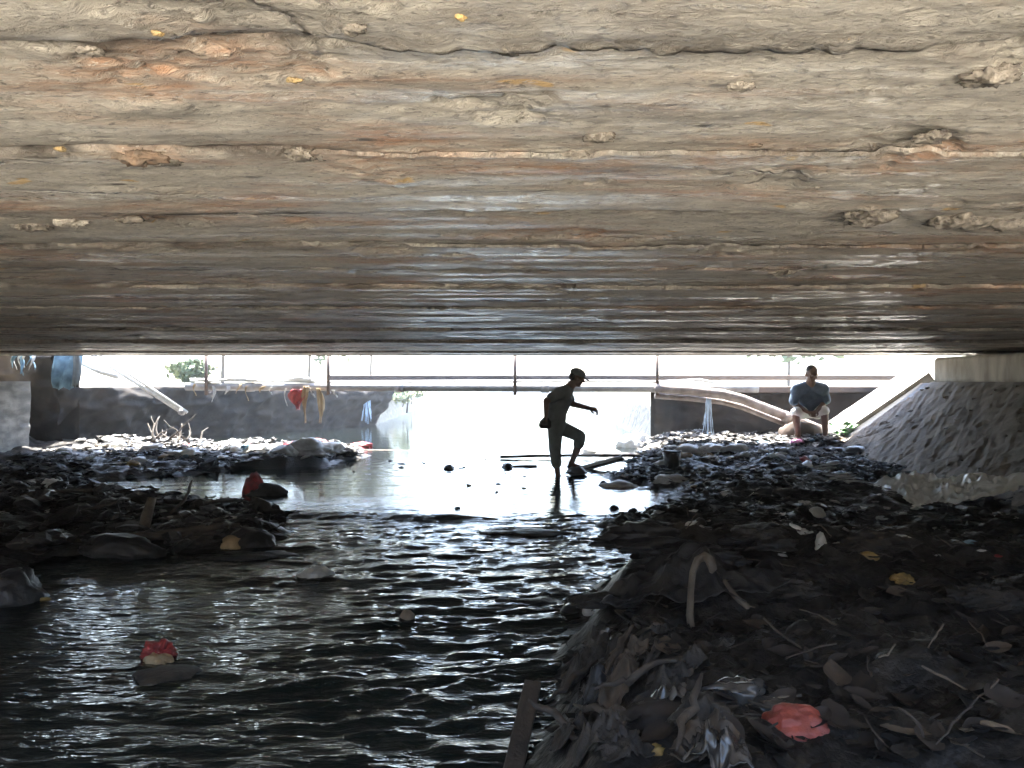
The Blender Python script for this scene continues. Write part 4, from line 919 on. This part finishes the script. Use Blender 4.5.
tag(o, 'weathered plank end standing in the water at the foreground bank', 'plank')
for i, (x, y, L) in enumerate(((600, 735, .34), (575, 700, .30), (640, 700, .30), (560, 752, .28), (690, 740, .28), (620, 670, .26))):
    p = G(x, y, .03); a = rng.uniform(-1.2, 1.2) + (1.3 if i % 2 else 0)
    tag(tube('root', wiggle(p + Vector((-math.cos(a) * L / 2, -math.sin(a) * L / 2, .0)), p + Vector((math.cos(a) * L / 2, math.sin(a) * L / 2, .10)), 9, .022, 140 + i), [.004 + .009 * math.sin(k / 9 * 3.1) for k in range(10)], M['wood']),
        ('long gnarled root across the foreground rag heap', 'root rising from the rags at the water edge', 'root over the dark rags by the brown bag', 'short root at the very bottom of the rag heap', 'root beside the yellow scrap', 'thin root at the top of the rag heap')[i], 'root')
rr_ = random.Random(31); heap = 0
while heap < 34:
    x = rr_.uniform(540, 720); y = rr_.uniform(632, 768); p = G(x, y)
    if p.z < 0.05: continue
    L = rr_.uniform(.10, .24)
    o = drape('rag', p.x, p.y, L, L * rr_.uniform(.45, .8), rr_.uniform(-1.6, 1.6), 150 + heap, M[rr_.choice(['rag', 'rag', 'ragl', 'leafd', 'clear', 'leaf', 'black'])], amp=L * .32, lift=.012 + .03 * rr_.random(), n=40, freq=rr_.uniform(18, 34), edge=.28, thick=.003)
    tag(o, 'muddy crumpled rag in the heap at the foreground water edge', 'rag', 'muddy rags in the foreground heap'); heap += 1

# big leaves one can pick out
lm = []
for i in range(8):
    V, Fc = leaf_mesh(1200 + i, .55); me = bpy.data.meshes.new('leaf'); me.from_pydata([tuple(v) for v in V], [], Fc)
    me.polygons.foreach_set('use_smooth', [True] * len(me.polygons)); lm.append(me)
def leaf_at(x, y, s, m_, rz, label, group=None, k=0, tilt=.25):
    me = lm[k % 8].copy(); me.materials.append(M[m_]); o = bpy.data.objects.new('fallen_leaf', me); C.objects.link(o)
    o.location = G(x, y, .012); o.scale = (s, s, s * .8); o.rotation_euler = (rng.uniform(-tilt, tilt), rng.uniform(-tilt, tilt), rz); return tag(o, label, 'leaf', group)
leaf_at(907, 738, .13, 'leafp', -.5, 'pale pointed leaf alone on the black foreground mud', k=0)
leaf_at(1005, 738, .15, 'leafp', .1, 'broad pale leaf at the lower right corner', k=1)
leaf_at(968, 738, .07, 'leafp', .8, 'small curled leaf left of the broad corner leaf', k=2)
leaf_at(960, 752, .06, 'leafp', .2, 'smallest curled leaf at the bottom right', k=3)
leaf_at(910, 705, .12, 'leafd', .4, 'dark rectangular leaf above the pale pointed one', k=4)
leaf_at(852, 660, .08, 'leafd', 1.2, 'small upright dark leaf in the middle of the foreground mud', k=5)
lr = random.Random(99); cnt = 0
while cnt < 150:
    x = lr.uniform(600, 1024); y = lr.uniform(560, 768)
    p = G(x, y)
    if p.z < 0.06: continue
    leaf_at(x, y, lr.uniform(.06, .17), lr.choice(['leafd', 'leafd', 'leafd', 'leaf', 'rag']), lr.uniform(0, 6.28), 'dull dead leaf half sunk in the mud of the right bank', 'dead leaves on the right bank', cnt, .5); cnt += 1
for i in range(46):
    x = lr.uniform(600, 1024); y = lr.uniform(470, 768) if i > 12 else lr.uniform(470, 560); p = G(x, y, .03)
    if p.z < 0.04: continue
    L = lr.uniform(.08, .30) * (0.6 + p.y * .08); a = lr.uniform(0, 3.14)
    tag(tube('twig', wiggle(p - Vector((math.cos(a) * L / 2, math.sin(a) * L / 2, .02)), p + Vector((math.cos(a) * L / 2, math.sin(a) * L / 2, lr.uniform(-.01, .07))), 7, .006, 300 + i), [.002 + .003 * lr.random() for _ in range(8)], M['palewood' if i % 3 == 0 else 'wood'], n=6), 'thin bent twig lying on the right bank', 'twig', 'twigs on the right bank')

# left bank
tr = empty('red_cloth', G(255, 494)); tag(tr, 'red folded cloth peaked on the tip of the left bank', 'cloth')
p = G(256, 494); d_ = p.y
V = [W(243, 494, d_), W(252, 474, d_ + .02), W(258, 479, d_ - .08), W(279, 500, d_ - .05), W(262, 496, d_ - .25), W(250, 495, d_ + .2)]
child(crumple('red_fold', (.13, .10, .22), 1501, M['red'], 4, .30, p + Vector((-.02, 0, 0))), tr)
child(crumple('dark_fold', (.24, .12, .12), 1502, M['black'], 4, .25, p + Vector((.16, -.03, 0))), tr)
for i, (x, y, s, m_, lb) in enumerate(((300, 447, .26, 'red', 'red bag half behind the white heap on the left bank'), (319, 444, .20, 'red', 'small red bag peaking over the white heap'), (361, 448, .24, 'red', 'dark red bag at the water end of the left trash line'),
        (308, 452, .34, 'white', 'large white bag heap at the end of the left trash line'), (330, 452, .24, 'white', 'white bag at the water side of the large white heap'), (282, 454, .26, 'white', 'white bag left of the large white heap'), (258, 452, .24, 'white', 'white bag in the middle of the left trash line'),
        (232, 450, .22, 'sheet', 'shiny white bag in the left trash line'), (205, 449, .2, 'white', 'white bag right of the branch pile'), (188, 455, .2, 'sheet', 'shiny pale bag in front of the branch pile'), (132, 465, .12, 'yellow', 'ochre yellow cup on the left bank'), (50, 487, .15, 'sheet', 'pale plastic bottle-like lump on the far left bank'),
        (118, 448, .2, 'white', 'white bag at the left end of the pale cane'), (155, 450, .2, 'white', 'white bag under the branch pile'))):
    bagat('trash_bag', x, y, s, s * .7, s * .5, m_, lb, 'bag', 4, .4)
bagat('black_bag', 10, 600, .20, .16, .18, 'black', 'big shiny black bag at the left edge by the pool', 'bag', 4, .22)
bagat('yellow_scrap', 42, 600, .05, .04, .035, 'yellow', 'yellow scrap beside the big black bag', 'scrap', 3, .3)
bagat('black_lump', 250, 545, .20, .15, .13, 'black', 'round black lump at the tip of the left spit', 'lump', 4, .2)
bagat('mud_lump', 120, 552, .34, .16, .13, 'black', 'dark lump at the root of the left spit', 'lump', 4, .25)
bagat('tan_lump', 232, 545, .09, .07, .08, 'tan', 'tan lump beside the round black one on the spit', 'lump', 3, .3)
p = G(150, 530)
tag(tube('driftwood_stump', [W(143, 532, p.y), W(147, 515, p.y), W(152, 498, p.y + .05)], [.05, .045, .035], M['palewood'], n=9), 'short pale stump standing on the left bank', 'stump')
for i, (a, b, r_w) in enumerate((((90, 552), (240, 532), .035), ((110, 545), (225, 540), .028), ((170, 520), (192, 480), .014), ((60, 520), (130, 505), .02), ((20, 500), (110, 492), .02), ((190, 512), (240, 505), .02))):
    pa, pb_ = G(a[0], a[1], .05), G(b[0], b[1], .05)
    if i == 2: pb_ = W(b[0], b[1], pa.y)
    tag(tube('driftwood', wiggle(pa, pb_, 8, .012, 500 + i), [r_w * .6] + [r_w] * 7 + [r_w * .5], M['wood'], n=8), ('long dark branch along the front of the left spit', 'branch behind the front one on the left spit', 'thin stick standing up beside the pale stump', 'dark branch in the middle of the left bank', 'dark branch at the far left of the left bank', 'short branch by the red folded cloth')[i], 'branch')
for i in range(16):
    x = 158 + lr.uniform(-6, 44); y = 442 + lr.uniform(-2, 4); p = G(x, y, .02); L = lr.uniform(.3, .8); a = lr.uniform(0, 3.14)
    tag(tube('pile_branch', wiggle(p, p + Vector((math.cos(a) * L * .8, math.sin(a) * .3, L * lr.uniform(.3, .8))), 5, .03, 520 + i), [.024, .022, .018, .014, .010, .005], M['palewood' if i % 2 else 'wood'], n=7), 'branch sticking out of the brush pile on the left bank', 'branch', 'branches of the left brush pile')
bagat('orange_wrapper', 165, 437, .26, .14, .12, 'tan', 'orange-tan crumpled wrapper in the brush pile', 'wrapper', 4, .4)
bagat('brush_clump', 200, 432, .26, .2, .26, 'rag', 'brown hairy clump at the right end of the brush pile', 'clump', 4, .45)
cnt = 0
while cnt < 60:
    x = lr.uniform(0, 300); y = lr.uniform(462, 550); p = G(x, y, .0)
    if p.z < .03: continue
    s = lr.uniform(.05, .14); o = bpy.data.objects.new('muddy_lump', lumps[cnt % 8].copy()); C.objects.link(o); o.data.materials.clear(); o.data.materials.append(M[lr.choice(['stone', 'rag', 'black', 'mud'])])
    o.location = p; o.scale = (s * 1.3, s, s * .9); o.rotation_euler = (0, 0, lr.uniform(0, 6)); tag(o, 'dark muddy lump among the trash of the left bank', 'lump', 'muddy lumps on the left bank'); cnt += 1

# pale crumpled scraps one can pick out on both banks and afloat
scraps = []
for i in range(8):
    o = crumple('paper_scrap', (1, .7, .42), 2100 + i * 7, M['white'], 3, .55, fold=4); scraps.append(o.data); bpy.data.objects.remove(o)
sr = random.Random(404)
def scatter(n, x0, x1, y0, y1, s0, s1, label, group, wet=False):
    k = 0; tries = 0
    while k < n and tries < 4000:
        tries += 1; x = sr.uniform(x0, x1); y = sr.uniform(y0, y1); p = G(x, y)
        if (p.z < .02) != wet or p.y > 16.5: continue
        me = scraps[k % 8]
        if sr.random() < .45: me = me.copy(); me.materials.clear(); me.materials.append(M[sr.choice(['sheet', 'sheet', 'tan', 'red', 'ragl', 'blue', 'palewood'])])
        o = bpy.data.objects.new('paper_scrap', me); C.objects.link(o); q = sr.uniform(s0, s1) * (.35 + p.y * .065); o.location = p; o.scale = (q, q, q * .8)
        o.rotation_euler = (sr.uniform(-.4, .4), sr.uniform(-.4, .4), sr.uniform(0, 6.28)); tag(o, label, 'scrap', group); k += 1
scatter(55, 60, 345, 440, 462, .05, .13, 'crumpled scrap in the bright litter line of the far left bank', 'scraps of the far left litter line')
scatter(24, 0, 290, 465, 548, .03, .075, 'crumpled scrap lodged in the dark middle of the left bank', 'scraps on the dark left bank')
scatter(50, 605, 850, 438, 466, .05, .12, 'crumpled scrap in the bright litter line of the far right bank', 'scraps of the far right litter line')
scatter(40, 615, 1000, 470, 560, .03, .075, 'crumpled scrap lodged in the dark middle of the right bank', 'scraps on the dark right bank')
scatter(16, 330, 600, 455, 520, .02, .045, 'tiny scrap floating on the stream', 'scraps afloat', True)

# ------------------------------------------------------------------ uncountable litter (stuff)
def litter(name, n, region, size, m, label, seed, lift=.01, stick=.25):
    r = random.Random(seed); V = []; Fc = []
    xs = []; ys = []
    for _ in range(n * 3):
        u, v = r.random(), r.random(); xs.append(region[0] + u * (region[1] - region[0])); ys.append(region[2] + v * (region[3] - region[2]))
    xs = np.array(xs); ys = np.array(ys); zs = ground(xs, ys); dens = fbm(xs * 1.1, ys * 1.3, seed, 3) + 0.25
    keep = [(x, y, z) for x, y, z, q in zip(xs, ys, zs, dens) if z > 0.015 and r.random() < q * 1.6][:n]
    for x, y, z in keep:
        s = r.uniform(*size) ; a = r.uniform(0, 6.28); o_ = len(V)
        if r.random() < stick:
            L = s * 2.2; w = s * .10; dx, dy = math.cos(a), math.sin(a); tz = r.uniform(-.2, .5) * L
            for t in (-.5, .5):
                for (ox, oz) in ((-w, 0), (w, 0), (0, w * 1.6)): V.append((x + dx * L * t - dy * ox, y + dy * L * t + dx * ox, z + lift + oz + tz * (t + .5)))
            Fc += [(o_, o_ + 1, o_ + 4, o_ + 3), (o_ + 1, o_ + 2, o_ + 5, o_ + 4), (o_ + 2, o_, o_ + 3, o_ + 5), (o_, o_ + 2, o_ + 1), (o_ + 3, o_ + 4, o_ + 5)]
        else:
            el = r.uniform(.45, 1.0)
            for i in range(3):
                for j in range(3):
                    u, v = (i - 1) * s + r.uniform(-.35, .35) * s, (j - 1) * s * el + r.uniform(-.35, .35) * s
                    V.append((x + u * math.cos(a) - v * math.sin(a), y + u * math.sin(a) + v * math.cos(a), z + lift + s * r.uniform(0, .75)))
            for i in range(2):
                for j in range(2): q = o_ + i * 3 + j; Fc.append((q, q + 1, q + 4, q + 3))
    o = mesh_obj(name, V, Fc, m, smooth=False); tag(o, label, kind='stuff'); return o
litter('near_litter', 3000, (-.3, 4.2, 1.6, 5.6), (.006, .034), M['litter'], 'brown leaf scraps and twigs matted over the near mud', 1601, .006, .45)
litter('right_litter', 2600, (.8, 6.2, 5.4, 13.4), (.02, .07), M['litter'], 'dark trash scraps matted over the right bank', 1602)
litter('right_far_litter', 1700, (1.4, 6.3, 13.2, 16.0), (.03, .085), M['litterw'], 'pale trash scraps strewn along the far right bank', 1603)
litter('left_litter', 3600, (-7.8, -1.6, 5.4, 13.0), (.02, .08), M['litter'], 'dark trash scraps matted over the left bank', 1604, .01, .35)
litter('left_far_litter', 1900, (-8.4, -2.3, 13.2, 15.6), (.03, .09), M['litterw'], 'pale trash scraps strewn along the far left bank', 1605)
litter('left_pale_litter', 700, (-7.5, -1.9, 6.5, 13.2), (.02, .07), M['litterw'], 'scattered pale scraps on the middle of the left bank', 1606)
litter('right_pale_litter', 800, (1.0, 5.2, 6.0, 13.2), (.02, .065), M['litterw'], 'scattered pale scraps on the middle of the right bank', 1607)

# ------------------------------------------------------------------ haze volume added to imitate the camera's veiling glare
hz = bm_obj('haze', box_mesh(-60, 60, -30, 110, -1.6, 13.0), bpy.data.materials.new('glare_haze')); hm = hz.data.materials[0]; hm.use_nodes = True
for nd in list(hm.node_tree.nodes):
    if nd.type == 'BSDF_PRINCIPLED': hm.node_tree.nodes.remove(nd)
pv = hm.node_tree.nodes.new('ShaderNodeVolumePrincipled'); pv.inputs['Color'].default_value = (0.93, 0.96, 1.0, 1); pv.inputs['Density'].default_value = HAZE; pv.inputs['Anisotropy'].default_value = 0.6
hm.node_tree.links.new(pv.outputs[0], hm.node_tree.nodes['Material Output'].inputs['Volume'])
tag(hz, 'thin haze added under and beyond the bridge to imitate camera glare', kind='stuff')
